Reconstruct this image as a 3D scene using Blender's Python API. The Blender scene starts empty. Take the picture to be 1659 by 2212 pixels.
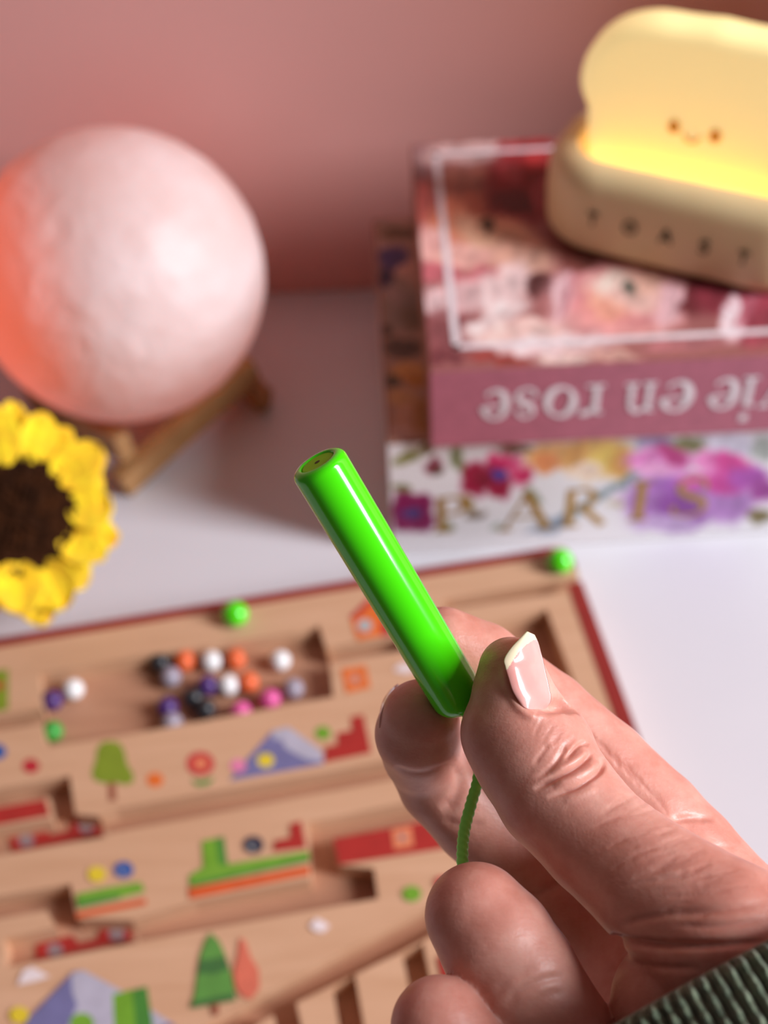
import bpy, bmesh, math, random
import numpy as np
from mathutils import Vector, Matrix, Quaternion

# ------------------------------------------------------------------ camera
FPX, PITCH, ROLL, CAMH = 2700.0, 0.8328, -0.0593, 0.44
IMW, IMH = 1659.0, 2212.0
sc = bpy.context.scene
COL = sc.collection
_F = np.array([0, math.cos(PITCH), -math.sin(PITCH)])
_R0 = np.array([1.0, 0, 0]); _U0 = np.array([0, math.sin(PITCH), math.cos(PITCH)])
CR = _R0 * math.cos(ROLL) + _U0 * math.sin(ROLL)
CU = -_R0 * math.sin(ROLL) + _U0 * math.cos(ROLL)
CF = _F
CC = np.array([0, 0, CAMH])
cam_d = bpy.data.cameras.new('camera'); cam = bpy.data.objects.new('camera', cam_d); COL.objects.link(cam)
cam.matrix_world = Matrix(((CR[0], CU[0], -CF[0], CC[0]), (CR[1], CU[1], -CF[1], CC[1]), (CR[2], CU[2], -CF[2], CC[2]), (0, 0, 0, 1)))
cam_d.sensor_fit = 'VERTICAL'; cam_d.sensor_height = 36.0
cam_d.lens = 36.0 * FPX / IMH
cam_d.clip_start = 0.01; cam_d.clip_end = 30
cam_d.dof.use_dof = True; cam_d.dof.focus_distance = 0.196; cam_d.dof.aperture_fstop = 13.8
sc.camera = cam

# ------------------------------------------------------------------ world, window light, exposure
w = bpy.data.worlds.new('room_light'); sc.world = w; w.use_nodes = True
bg = w.node_tree.nodes['Background']; bg.inputs[0].default_value = (0.86, 0.68, 0.64, 1); bg.inputs[1].default_value = 0.105
def area_light(name, loc, target, sx, sy, power, color):
    l = bpy.data.lights.new(name, 'AREA'); l.shape = 'RECTANGLE'; l.size = sx; l.size_y = sy; l.energy = power; l.color = color
    o = bpy.data.objects.new(name, l); COL.objects.link(o); o.location = loc
    o.rotation_euler = (Vector(target) - Vector(loc)).to_track_quat('-Z', 'Y').to_euler(); return o
area_light('window_daylight', (1.80, -0.27, 1.20), (0.0, 0.30, 0.15), 0.44, 1.35, 80.0, (0.93, 0.95, 1.0))
vs = sc.view_settings; vs.view_transform = 'Standard'; vs.look = 'None'; vs.gamma = 1.0; vs.use_curve_mapping = False; vs.exposure = 0.0

# ------------------------------------------------------------------ helpers
def ray(u, v): return CF + CR * ((u - IMW / 2) / FPX) - CU * ((v - IMH / 2) / FPX)
def at(u, v, z=0.0):
    d = ray(u, v); return CC + d * ((z - CAMH) / d[2])
def ad(u, v, D): return CC + ray(u, v) * D
def hit(u, v, P0, n):
    d = ray(u, v); n = np.asarray(n); return CC + d * (((np.asarray(P0) - CC) @ n) / (d @ n))
def pix(P):
    d = np.asarray(P) - CC; D = d @ CF
    return np.stack([IMW / 2 + FPX * (d @ CR) / D, IMH / 2 - FPX * (d @ CU) / D], -1)
def lin(c):
    c = np.asarray(c, float) / 255.0
    return np.where(c <= 0.04045, c / 12.92, ((c + 0.055) / 1.055) ** 2.4)
def rgba(c):
    l = lin(c); return (float(l[0]), float(l[1]), float(l[2]), 1.0)
def tag(o, label=None, cat=None, group=None, kind=None):
    if label: o['label'] = label
    if cat: o['category'] = cat
    if group: o['group'] = group
    if kind: o['kind'] = kind
    return o
def empty(name, loc, label=None, cat=None, group=None):
    o = bpy.data.objects.new(name, None); COL.objects.link(o); o.location = tuple(loc); o.empty_display_size = 0.01
    return tag(o, label, cat, group)
ROOTLOC = {}
def worldloc(o):
    l = np.zeros(3)
    while o is not None:
        l = l + np.array(o.location); o = o.parent
    return l
def mk(name, verts, faces, mat, parent=None, smooth=False, loc=None):
    """verts in world space; the object's origin is loc (default: parent's origin)"""
    me = bpy.data.meshes.new(name)
    V = np.asarray(verts, float)
    base = worldloc(parent) if parent is not None else np.zeros(3)
    org = base if loc is None else np.asarray(loc, float)
    me.from_pydata((V - org).tolist(), [], [tuple(int(i) for i in f) for f in faces])
    if smooth: me.polygons.foreach_set('use_smooth', [True] * len(me.polygons))
    if mat: me.materials.append(mat)
    me.update()
    o = bpy.data.objects.new(name, me); COL.objects.link(o)
    if parent is not None: o.parent = parent
    o.location = tuple(org - base)
    return o
def join(parts):
    V, Fs, n = [], [], 0
    for v, f in parts:
        v = np.asarray(v, float); V.append(v); Fs += [tuple(i + n for i in q) for q in f]; n += len(v)
    return np.concatenate(V), Fs
def prism(poly, z0, z1):
    """vertical prism over a polygon of (x, y)"""
    p = np.asarray(poly, float)[:, :2]
    if (p[:, 0] * np.roll(p[:, 1], -1) - p[:, 1] * np.roll(p[:, 0], -1)).sum() < 0: p = p[::-1]
    n = len(p)
    V = np.concatenate([np.c_[p, np.full(n, z0)], np.c_[p, np.full(n, z1)]])
    Fs = [tuple(range(n - 1, -1, -1)), tuple(range(n, 2 * n))] + [(i, (i + 1) % n, n + (i + 1) % n, n + i) for i in range(n)]
    return V, Fs
def frame_box(o, ax, ay, az, sx, sy, sz, bev=0.0, seg=2):
    """box with corner o and axes; bevelled"""
    bm = bmesh.new(); bmesh.ops.create_cube(bm, size=1.0)
    for v in bm.verts: v.co = Vector(((v.co.x + .5) * sx, (v.co.y + .5) * sy, (v.co.z + .5) * sz))
    if bev > 0: bmesh.ops.bevel(bm, geom=bm.edges[:] + bm.verts[:], offset=bev, segments=seg, profile=0.5, affect='EDGES')
    bm.verts.ensure_lookup_table()
    V = np.array([v.co[:] for v in bm.verts]); Fs = [tuple(v.index for v in f.verts) for f in bm.faces]
    bm.free()
    return np.asarray(o) + V[:, :1] * np.asarray(ax) + V[:, 1:2] * np.asarray(ay) + V[:, 2:] * np.asarray(az), Fs
def tube(pts, radii, n=12, mod=None, cap=True):
    P = np.asarray(pts, float); m = len(P); T = np.gradient(P, axis=0); T /= np.linalg.norm(T, axis=1)[:, None]
    ref = np.array([0, 0, 1.0]) if abs(T[0][2]) < .9 else np.array([1.0, 0, 0])
    N = np.cross(T[0], ref); N /= np.linalg.norm(N); V = []
    s = 0
    for i in range(m):
        N = N - T[i] * (N @ T[i]); N /= np.linalg.norm(N); B = np.cross(T[i], N)
        if i: s += np.linalg.norm(P[i] - P[i - 1])
        for k in range(n):
            a = 2 * math.pi * k / n
            r = radii[i] * (mod(a, s) if mod else 1.0)
            V.append(P[i] + r * (math.cos(a) * N + math.sin(a) * B))
    Fs = [(i * n + k, i * n + (k + 1) % n, (i + 1) * n + (k + 1) % n, (i + 1) * n + k) for i in range(m - 1) for k in range(n)]
    if cap: Fs += [tuple(range(n - 1, -1, -1)), tuple((m - 1) * n + k for k in range(n))]
    return np.array(V), Fs
def spline(pts, n):
    """Catmull-Rom through pts (rows of any width), n samples"""
    P = np.asarray(pts, float); P = np.vstack([2 * P[0] - P[1], P, 2 * P[-1] - P[-2]]); k = len(P) - 3
    out = []
    for t in np.linspace(0, k - 1e-9, n):
        i = int(t); f = t - i; a, b, c, d = P[i:i + 4]
        out.append(.5 * ((2 * b) + (c - a) * f + (2 * a - 5 * b + 4 * c - d) * f * f + (3 * b - a - 3 * c + d) * f ** 3))
    return np.array(out)
def sphere_mesh(name, r, mat, nu=24, nv=14, sq=1.0):
    V = [(0, 0, r * sq)]; Fs = []
    for j in range(1, nv):
        t = math.pi * j / nv
        for i in range(nu):
            a = 2 * math.pi * i / nu; V.append((r * math.sin(t) * math.cos(a), r * math.sin(t) * math.sin(a), r * sq * math.cos(t)))
    V.append((0, 0, -r * sq)); L = len(V) - 1
    for i in range(nu): Fs.append((0, 1 + i, 1 + (i + 1) % nu)); Fs.append((L, L - nu + (i + 1) % nu, L - nu + i))
    for j in range(nv - 2):
        for i in range(nu):
            a = 1 + j * nu; Fs.append((a + i, a + nu + i, a + nu + (i + 1) % nu, a + (i + 1) % nu))
    return np.array(V), Fs

# ------------------------------------------------------------------ materials
def mat(name, col, rough=0.5, **k):
    m = bpy.data.materials.new(name); m.use_nodes = True; nt = m.node_tree
    b = nt.nodes['Principled BSDF']; b.inputs['Base Color'].default_value = rgba(col) if max(col) > 1.0 else (*col, 1)
    b.inputs['Roughness'].default_value = rough
    for kk, key in (('spec', 'Specular IOR Level'), ('coat', 'Coat Weight'), ('sss', 'Subsurface Weight'), ('sheen', 'Sheen Weight'), ('metal', 'Metallic'), ('emis', 'Emission Strength')):
        if kk in k: b.inputs[key].default_value = k[kk]
    if 'ecol' in k: b.inputs['Emission Color'].default_value = rgba(k['ecol'])
    if 'sss' in k:
        b.inputs['Subsurface Radius'].default_value = k.get('sssr', (1.0, .35, .2)); b.inputs['Subsurface Scale'].default_value = k.get('ssss', .002)
    m['_b'] = 1
    return m
def node(m, t, **k):
    n = m.node_tree.nodes.new(t)
    for a, v in k.items(): setattr(n, a, v)
    return n
def link(m, a, b): m.node_tree.links.new(a, b)
def bsdf(m): return m.node_tree.nodes['Principled BSDF']
def coords(m, scale=(1, 1, 1), rot=(0, 0, 0)):
    tc = node(m, 'ShaderNodeTexCoord'); mp = node(m, 'ShaderNodeMapping'); mp.inputs['Scale'].default_value = scale; mp.inputs['Rotation'].default_value = rot
    link(m, tc.outputs['Object'], mp.inputs['Vector']); return mp.outputs['Vector']
def noise(m, vec, scale, detail=4, rough=.55, dist=0.0):
    n = node(m, 'ShaderNodeTexNoise'); n.inputs['Scale'].default_value = scale; n.inputs['Detail'].default_value = detail
    n.inputs['Roughness'].default_value = rough; n.inputs['Distortion'].default_value = dist; link(m, vec, n.inputs['Vector']); return n.outputs['Fac']
def ramp(m, fac, stops):
    r = node(m, 'ShaderNodeValToRGB'); e = r.color_ramp.elements
    while len(e) < len(stops): e.new(0.5)
    for q, (p, c) in zip(e, stops): q.position = p; q.color = rgba(c)
    link(m, fac, r.inputs['Fac']); return r.outputs['Color']
def bump(m, h, strength, dist, prev=None):
    b = node(m, 'ShaderNodeBump'); b.inputs['Strength'].default_value = strength; b.inputs['Distance'].default_value = dist
    link(m, h, b.inputs['Height'])
    if prev is not None: link(m, prev, b.inputs['Normal'])
    return b.outputs['Normal']
def math_n(m, op, a, b=None, c=None):
    n = node(m, 'ShaderNodeMath', operation=op)
    for i, x in enumerate((a, b, c)):
        if x is None: continue
        if isinstance(x, (int, float)): n.inputs[i].default_value = x
        else: link(m, x, n.inputs[i])
    return n.outputs[0]

M = {}
M['wall'] = mat('pink_wall_paint', (208, 140, 134), .75)
n_ = noise(M['wall'], coords(M['wall']), 260, 3); link(M['wall'], bump(M['wall'], n_, .12, .0006), bsdf(M['wall']).inputs['Normal'])
link(M['wall'], ramp(M['wall'], noise(M['wall'], coords(M['wall']), 3, 2), [(.3, (222, 158, 150)), (.7, (230, 168, 161))]), bsdf(M['wall']).inputs['Base Color'])
M['table'] = mat('white_laminate', (226, 224, 229), .38)
link(M['table'], ramp(M['table'], noise(M['table'], coords(M['table']), 9, 3), [(.3, (215, 213, 219)), (.7, (220, 218, 223))]), bsdf(M['table']).inputs['Base Color'])
M['floor'] = mat('floor_wood', (150, 115, 85), .5)
link(M['floor'], ramp(M['floor'], noise(M['floor'], coords(M['floor'], (2, 30, 1)), 3, 4), [(.3, (140, 105, 75)), (.7, (165, 128, 95))]), bsdf(M['floor']).inputs['Base Color'])
def wood(name, c0, c1, scale=(25, 260, 60), rot=(0, 0, 0), rough=.55):
    m = mat(name, c0, rough); v = coords(m, scale, rot)
    nf = noise(m, v, 1.0, 5, .6, .6)
    link(m, ramp(m, nf, [(.28, c1), (.72, c0)]), bsdf(m).inputs['Base Color']); link(m, bump(m, nf, .15, .0004), bsdf(m).inputs['Normal']); return m
BA = 0.1342
M['board'] = wood('beech_veneer', (216, 172, 138), (203, 157, 122), (14, 150, 60), (0, 0, -BA))
M['board_floor'] = wood('plywood_groove_floor', (196, 146, 116), (178, 128, 100), (14, 150, 60), (0, 0, -BA))
M['stand'] = wood('oak_bar', (190, 142, 92), (160, 114, 68), (60, 60, 60))
def plain(name, c, rough=.5, **k):
    m = mat(name, c, rough, **k); f = noise(m, coords(m), k.get('ns', 180), 2)
    c = np.array(c, float); link(m, ramp(m, f, [(.25, np.clip(c * .95, 0, 255)), (.75, np.clip(c * 1.04, 0, 255))]), bsdf(m).inputs['Base Color']); return m
M['red'] = plain('red_print', (172, 44, 38), .5); M['rim'] = plain('dark_red_rim', (146, 42, 36), .5)
def attr_mat(name, rough=.4, coat=0.0):
    m = mat(name, (200, 200, 200), rough, coat=coat); a = node(m, 'ShaderNodeAttribute'); a.attribute_name = 'print'; link(m, a.outputs['Color'], bsdf(m).inputs['Base Color']); return m
M['print'] = attr_mat('printed_card', .38)

# ------------------------------------------------------------------ structure: floor, wall, added shade pier, table
WALLY = 0.5721; WA = -0.023
wd = np.array([math.cos(WA), math.sin(WA), 0]); wn = np.array([-math.sin(WA), math.cos(WA), 0]); UP = np.array([0, 0, 1.0])
TABZ = -0.74
def struct(o, label):
    o['kind'] = 'structure'; o['label'] = label; return o
v, f = frame_box(np.array([0, WALLY, TABZ]) - wd * 1.6, wd, wn, UP, 3.2, .08, 2.7)
struct(mk('wall_back', v, f, M['wall']), 'pink painted wall behind the white desk')
v, f = frame_box(np.array([-1.8, -1.9, TABZ - .02]), (1, 0, 0), (0, 1, 0), UP, 3.6, 2.6, .02)
struct(mk('floor', v, f, M['floor']), 'wooden floor under the desk')
v, f = frame_box(np.array([0.37, 0.0, TABZ]) + wn * (WALLY - .156) , wd, wn, UP, .22, .171, 2.7)  # out-of-view pier, added to keep window light off the wall's right part
struct(mk('shade_pier', v, f, M['wall']), 'unseen pink pier added to shade the right of the wall')
desk = empty('desk', (0, .2, TABZ), 'plain white desk with a smooth top against the pink wall', 'desk')
wl = lambda x: WALLY + math.tan(WA) * x - .0004
v, f = prism([(-.75, -.13), (.35, -.13), (.35, wl(.35)), (-.75, wl(-.75))], -.025, 0)
mk('tabletop', v, f, M['table'], desk)
for x in (-.72, .30):
    for y in (-.10, .48):
        v, f = frame_box(np.array([x, y, TABZ]), (1, 0, 0), (0, 1, 0), UP, .04, .04, -TABZ - .025, .002)
        mk('leg', v, f, M['table'], desk)

# ------------------------------------------------------------------ print painting helper
_rng = np.random.RandomState(5)
def vnoise(x, y, seed=0):
    r = np.random.RandomState(seed); g = r.rand(64, 64)
    xi = np.floor(x).astype(int); yi = np.floor(y).astype(int); fx = x - xi; fy = y - yi
    fx = fx * fx * (3 - 2 * fx); fy = fy * fy * (3 - 2 * fy)
    G = lambda a, b: g[a % 64, b % 64]
    return (G(xi, yi) * (1 - fx) + G(xi + 1, yi) * fx) * (1 - fy) + (G(xi, yi + 1) * (1 - fx) + G(xi + 1, yi + 1) * fx) * fy
def paint(uv, base, blobs, warp=8.0, gain=1.0, streak=.10):
    """flat colour print: soft-edged petals, leaves and buds over a ground colour"""
    u, v = uv[:, 0], uv[:, 1]
    wu = u + warp * (vnoise(u / 23., v / 23., 1) - .5) * 2 + warp * .5 * (vnoise(u / 9., v / 9., 2) - .5) * 2
    wv = v + warp * (vnoise(u / 23., v / 23., 3) - .5) * 2 + warp * .5 * (vnoise(u / 9., v / 9., 4) - .5) * 2
    c = np.tile(np.asarray(base, float), (len(u), 1))
    for b in blobs:
        cx, cy, rx, ry, ang, col = b[:6]; soft = b[6] if len(b) > 6 else .35; pw = b[7] if len(b) > 7 else 2.0
        a = math.radians(ang); x = (wu - cx) * math.cos(a) + (wv - cy) * math.sin(a); y = -(wu - cx) * math.sin(a) + (wv - cy) * math.cos(a)
        d = (np.abs(x / rx) ** pw + np.abs(y / ry) ** pw) ** (1 / pw)
        mk_ = np.clip((1 + soft - d) / (2 * soft), 0, 1); mk_ = mk_ * mk_ * (3 - 2 * mk_)
        tone = 1 + streak * 2 * (vnoise(x / (rx * .22) + 7, y / (ry * .9) + 3, 9) - .5) + streak * (d - .5)
        c = c * (1 - mk_[:, None]) + np.clip(np.asarray(col, float)[None] * tone[:, None], 0, 255) * mk_[:, None]
    return np.clip(lin(np.clip(c, 0, 255)) * gain, 0, .95)
def print_grid(name, o, ax, ay, sx, sy, nx, ny, fn, mt, parent, lift):
    xs = np.linspace(0, sx, nx); ys = np.linspace(0, sy, ny)
    X, Y = np.meshgrid(xs, ys); nrm = np.cross(ax, ay)
    V = np.asarray(o) + X.reshape(-1, 1) * ax + Y.reshape(-1, 1) * ay + nrm * lift
    Fs = [(j * nx + i, j * nx + i + 1, (j + 1) * nx + i + 1, (j + 1) * nx + i) for j in range(ny - 1) for i in range(nx - 1)]
    ob = mk(name, V, Fs, mt, parent)
    ca = ob.data.color_attributes.new('print', 'FLOAT_COLOR', 'POINT')
    col = fn(pix(V)); ca.data.foreach_set('color', np.c_[col, np.ones(len(col))].ravel()); return ob

# ------------------------------------------------------------------ lettering (ribbon strokes)
def ell(cx, cy, rx, ry, a0, a1, n=28): return [(cx + rx * math.cos(math.radians(a)), cy + ry * math.sin(math.radians(a))) for a in np.linspace(a0, a1, n)]
def wav(n, lo, hi, a0, a1): return [lo + (hi - lo) * abs(math.cos(math.radians(a))) ** 1.5 for a in np.linspace(a0, a1, n)]
def ser(x0, x1, y): return ([(x0, y), (x1, y)], [.075, .075])
GL = {}
GL['o'] = (1.05, [(ell(.5, .5, .40, .46, 0, 360, 40), wav(40, .07, .24, 20, 380))])
GL['e'] = (.95, [(ell(.48, .5, .36, .46, 8, 318, 36), wav(36, .07, .24, 20, 300)), ([(.14, .54), (.84, .56)], [.07, .07])])
GL['s'] = (.80, [(spline([(.66, .72), (.60, .90), (.38, .96), (.17, .82), (.22, .62), (.45, .50), (.66, .36), (.66, .14), (.40, .04), (.16, .12), (.12, .30)], 40), list(np.interp(np.linspace(0, 1, 40), [0, .1, .25, .5, .75, .9, 1], [.16, .07, .08, .21, .08, .07, .17])))])
GL['r'] = (.80, [([(.28, .03), (.28, .93)], [.19, .19]), ser(.06, .60, .04), ser(.06, .28, .92), (spline([(.30, .62), (.42, .84), (.60, .93), (.70, .85)], 12), list(np.linspace(.07, .22, 12)))])
GL['n'] = (1.20, [([(.26, .03), (.26, .93)], [.19, .19]), ser(.05, .50, .04), ser(.05, .26, .92), (spline([(.28, .66), (.45, .88), (.66, .93), (.82, .80), (.85, .60)], 16), list(np.linspace(.07, .18, 16))), ([(.86, .66), (.86, .03)], [.19, .19]), ser(.66, 1.10, .04)])
GL['i'] = (.55, [([(.28, .03), (.28, .93)], [.19, .19]), ser(.06, .50, .04), ser(.06, .28, .92), ([(.17, 1.33), (.39, 1.33)], [.22, .22])])
GL['v'] = (1.05, [([(.16, .94), (.52, .02)], [.19, .17]), ([(.88, .94), (.52, .02)], [.08, .08]), ser(.0, .36, .95), ser(.70, 1.04, .95)])
GL['P'] = (.75, [([(.16, .0), (.16, 1.0)], [.15, .15]), (spline([(.16, .97), (.46, .96), (.60, .76), (.46, .54), (.16, .52)], 20), list(np.interp(np.linspace(0, 1, 20), [0, .5, 1], [.05, .14, .05]))), ser(.02, .34, .02)])
GL['A'] = (1.0, [([(.10, 0), (.50, 1.0)], [.05, .06]), ([(.46, 1.02), (.88, 0)], [.15, .15]), ([(.24, .34), (.74, .34)], [.05, .05]), ser(.0, .24, .02), ser(.72, 1.0, .02)])
GL['R'] = (.85, [([(.16, .0), (.16, 1.0)], [.15, .15]), (spline([(.16, .97), (.44, .96), (.57, .76), (.44, .54), (.16, .52)], 20), list(np.interp(np.linspace(0, 1, 20), [0, .5, 1], [.05, .14, .05]))), ([(.36, .54), (.78, .0)], [.14, .14]), ser(.02, .34, .02)])
GL['I'] = (.4, [([(.2, 0), (.2, 1.0)], [.16, .16]), ser(.04, .36, .02), ser(.04, .36, .98)])
GL['S'] = (.7, [(spline([(.60, .72), (.56, .92), (.36, .99), (.15, .86), (.18, .66), (.38, .52), (.60, .38), (.62, .14), (.38, .01), (.12, .08), (.08, .28)], 40), list(np.interp(np.linspace(0, 1, 40), [0, .1, .25, .5, .75, .9, 1], [.1, .05, .07, .17, .07, .05, .1])))])
GL['t'] = (.8, [([(.4, 0), (.4, 1)], [.17, .17]), ([(.04, .93), (.76, .93)], [.16, .16])])
GL['O'] = (1.0, [(ell(.5, .5, .40, .42, 0, 360, 30), [.17] * 30)])
GL['a'] = (.95, [([(.08, 0), (.47, 1)], [.17, .17]), ([(.87, 0), (.47, 1)], [.17, .17]), ([(.22, .30), (.72, .30)], [.15, .15])])
GL['Z'] = (.75, [(spline([(.64, .78), (.52, .93), (.30, .93), (.16, .76), (.26, .58), (.50, .46), (.62, .28), (.50, .08), (.26, .06), (.10, .22)], 30), [.16] * 30)])
def glyph(ch, o, ax, ay, sx, sy, thick=.00012):
    """letter with its lower left corner at o, ax/ay unit axes, widths in glyph units scaled by sx, sy"""
    nrm = np.cross(ax, ay); parts = []
    for pts, ws in GL[ch][1]:
        P = np.asarray(pts, float); T = np.gradient(P, axis=0); T /= np.linalg.norm(T, axis=1)[:, None] + 1e-9
        Nn = np.c_[-T[:, 1], T[:, 0]]; W = np.asarray(ws)[:, None] / 2
        A = P + Nn * W; B = P - Nn * W; n = len(P)
        to3 = lambda q, h: np.asarray(o) + q[:, :1] * sx * ax + q[:, 1:] * sy * ay + nrm * h
        V = np.concatenate([to3(A, thick), to3(B, thick), to3(A, 0), to3(B, 0)])
        Fs = []
        for i in range(n - 1):
            Fs += [(i, n + i, n + i + 1, i + 1), (i, i + 1, 2 * n + i + 1, 2 * n + i), (n + i, 3 * n + i, 3 * n + i + 1, n + i + 1)]
        parts.append((V, Fs))
    return join(parts)

# ------------------------------------------------------------------ the two decorative books
M['gold'] = plain('gold_foil', (176, 136, 58), .35, metal=.3)
M['white_ink'] = plain('white_ink', (236, 226, 230), .5)
M['mauve'] = plain('mauve_cloth', (178, 100, 118), .55)
M['pages'] = plain('cream_page_block', (222, 206, 190), .8)
M['cover_back'] = plain('floral_board_edge', (150, 92, 70), .6)
H1, H2 = .0723, .0423; ZT = H1 + H2
def book_axes(a): return np.array([math.cos(a), math.sin(a), 0]), np.array([-math.sin(a), math.cos(a), 0])
# lower book
s1, n1 = book_axes(.0005); P1 = np.array([.0033, .3730, 0]); D1, W1 = .1609, .215
b1 = empty('book_box', P1 + s1 * W1 / 2 + n1 * D1 / 2, 'thick floral book with gold lettering on white spine, lower of the pair', 'book', 'decorative books under the toast lamp')
v, f = frame_box(P1 + n1 * .004, s1, n1, UP, W1 - .002, D1 - .006, H1 - .0028); mk('page_block', v, f, M['pages'], b1)
v, f = frame_box(P1 + UP * (H1 - .003), s1, n1, UP, W1, D1, .003, .0005); mk('top_cover', v, f, M['cover_back'], b1)
v, f = frame_box(P1, s1, n1, UP, W1, D1, .003, .0005); mk('bottom_cover', v, f, M['cover_back'], b1)
v, f = frame_box(P1 + UP * .0005, s1, n1, UP, W1, .004, H1 - .001, .0005); mk('spine', v, f, M['pages'], b1)
sp1 = [(881, 986, 34, 9, -22, (132, 132, 74)), (922, 972, 18, 12, 0, (104, 84, 52)), (936, 1009, 18, 16, 0, (124, 38, 62)), (945, 1016, 10, 9, 0, (84, 70, 52)),
       (985, 985, 14, 26, 20, (120, 128, 90)), (1000, 1010, 10, 20, -10, (112, 112, 70)),
       (1194, 984, 66, 30, -8, (226, 172, 112)), (1180, 1000, 26, 20, 0, (222, 140, 90)), (1295, 988, 70, 46, 0, (228, 186, 104)), (1310, 990, 34, 26, 0, (226, 196, 96)), (1262, 1015, 46, 22, 0, (242, 218, 196)), (1240, 985, 20, 30, 30, (206, 152, 84)), (1345, 1000, 24, 34, 0, (200, 150, 70)),
       (1110, 968, 40, 12, 0, (112, 82, 66)),
       (1417, 954, 40, 16, 0, (152, 152, 192)), (1493, 961, 40, 16, 0, (122, 122, 72)), (1579, 961, 66, 26, 10, (218, 214, 232)), (1646, 968, 26, 26, 0, (162, 168, 162)),
       (1442, 1080, 96, 54, 0, (158, 92, 178)), (1400, 1090, 40, 40, 0, (170, 116, 186)), (1480, 1100, 60, 40, 0, (134, 64, 150)), (1572, 1088, 62, 42, 0, (172, 122, 186)), (1440, 1130, 80, 18, 0, (190, 160, 204)),
       (1427, 996, 78, 30, 0, (222, 130, 196)), (1455, 982, 38, 18, 20, (186, 56, 126)), (1410, 1015, 50, 14, 0, (236, 168, 216)), (1545, 1000, 44, 28, 10, (230, 138, 196)), (1585, 1008, 50, 26, 20, (204, 62, 142)), (1560, 1045, 50, 22, 10, (196, 60, 146)), (1620, 1032, 44, 26, 0, (168, 76, 168)), (1500, 1040, 40, 14, -10, (214, 92, 168)), (1650, 1060, 30, 24, 0, (150, 58, 140)),
       (1260, 1095, 90, 9, -32, (136, 152, 160), .5), (1194, 1132, 40, 14, -6, (130, 146, 166)), (1340, 1045, 50, 8, -28, (120, 142, 150)), (1170, 1148, 40, 6, 0, (150, 160, 178)),
       (1027, 1031, 30, 38, 0, (150, 14, 58)), (1128, 1028, 26, 22, 0, (196, 38, 94)), (1088, 998, 32, 19, 0, (208, 44, 106)), (1082, 1058, 27, 22, 0, (152, 14, 58)), (1072, 1028, 26, 26, 0, (140, 16, 60)), (1080, 1027, 15, 14, 0, (62, 62, 152)), (1050, 1040, 12, 20, 0, (120, 8, 44)),
       (891, 1107, 44, 42, 0, (128, 22, 82), .15, 5), (886, 1107, 22, 13, 0, (70, 62, 124)), (866, 1057, 22, 10, 0, (112, 112, 58)), (1010, 1090, 8, 22, -20, (150, 124, 70)), (1030, 1112, 22, 11, -10, (116, 98, 84)), (972, 1138, 14, 14, 0, (134, 134, 98)), (1155, 1068, 26, 8, 40, (150, 160, 140)),
       (1642, 1117, 26, 16, 0, (112, 98, 52)), (1075, 1140, 12, 5, 0, (170, 180, 170)), (1330, 1090, 20, 8, 30, (200, 190, 170))]
print_grid('spine_print', P1 + UP * .0006, s1, UP, W1, H1 - .0012, 260, 90, lambda uv: paint(uv, (232, 229, 233), sp1, 7, 1.0), M['print'], b1, .0001)
cv1 = [(840, 490, 40, 10, 0, (150, 120, 100)), (868, 503, 44, 11, -6, (92, 66, 24)), (822, 530, 14, 16, 0, (176, 140, 128)), (850, 556, 34, 26, 0, (62, 44, 100)), (832, 600, 16, 26, 0, (34, 14, 56)), (884, 586, 32, 18, 0, (196, 150, 132)), (870, 660, 46, 52, 0, (136, 118, 104)), (850, 640, 20, 16, 0, (160, 132, 122)), (895, 690, 30, 26, 20, (112, 92, 68)), (834, 713, 12, 14, 0, (46, 38, 18)), (868, 752, 44, 20, 0, (86, 66, 46)), (884, 800, 38, 22, 0, (206, 146, 76)), (905, 822, 26, 16, 0, (176, 112, 30)), (850, 822, 18, 16, 0, (78, 66, 40)), (872, 858, 34, 18, 10, (196, 146, 92)), (890, 905, 40, 32, 0, (188, 138, 108)), (915, 900, 20, 40, 0, (160, 108, 50)), (858, 935, 30, 18, 0, (196, 156, 140))]
print_grid('cover_print', P1 + UP * H1 + s1 * .001 + n1 * .001, s1, n1, W1 - .002, D1 - .002, 200, 150, lambda uv: paint(uv, (170, 132, 112), cv1, 6, 1.15), M['print'], b1, .0001)
spn = -n1
for ch, (u0, v0), h in (('P', (936, 1150), 76), ('A', (1076, 1146), 80), ('R', (1208, 1138), 80), ('I', (1352, 1124), 82), ('S', (1440, 1116), 80)):
    o = hit(u0, v0, P1, spn); top = hit(u0, v0 - h, P1, spn); sy = top[2] - o[2]
    v, f = glyph(ch, o - n1 * .0002, s1, UP, sy * 1.02, sy); g = mk('letter', v, f, M['gold'], b1); g['label'] = 'gold serif letter ' + ch
# upper book
s2, n2 = book_axes(-.0138); P2 = np.array([.0210, .3686, H1]); D2, W2 = .1640, .205
b2 = empty('book_box', P2 + s2 * W2 / 2 + n2 * D2 / 2, 'book with peony cover and mauve spine, upper of the pair under the toast lamp', 'book', 'decorative books under the toast lamp')
v, f = frame_box(P2 + n2 * .004, s2, n2, UP, W2 - .002, D2 - .006, H2 - .0028); mk('page_block', v, f, M['cover_back'], b2)
v, f = frame_box(P2 + UP * (H2 - .003), s2, n2, UP, W2, D2, .003, .0005); mk('top_cover', v, f, M['cover_back'], b2)
v, f = frame_box(P2, s2, n2, UP, W2, D2, .003, .0005); mk('bottom_cover', v, f, M['cover_back'], b2)
v, f = frame_box(P2 - n2 * .0002 + UP * .0003, s2, n2, UP, W2, .004, H2 - .0006, .0005); sp = mk('spine', v, f, M['mauve'], b2); sp['label'] = 'plain mauve spine'
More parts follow.
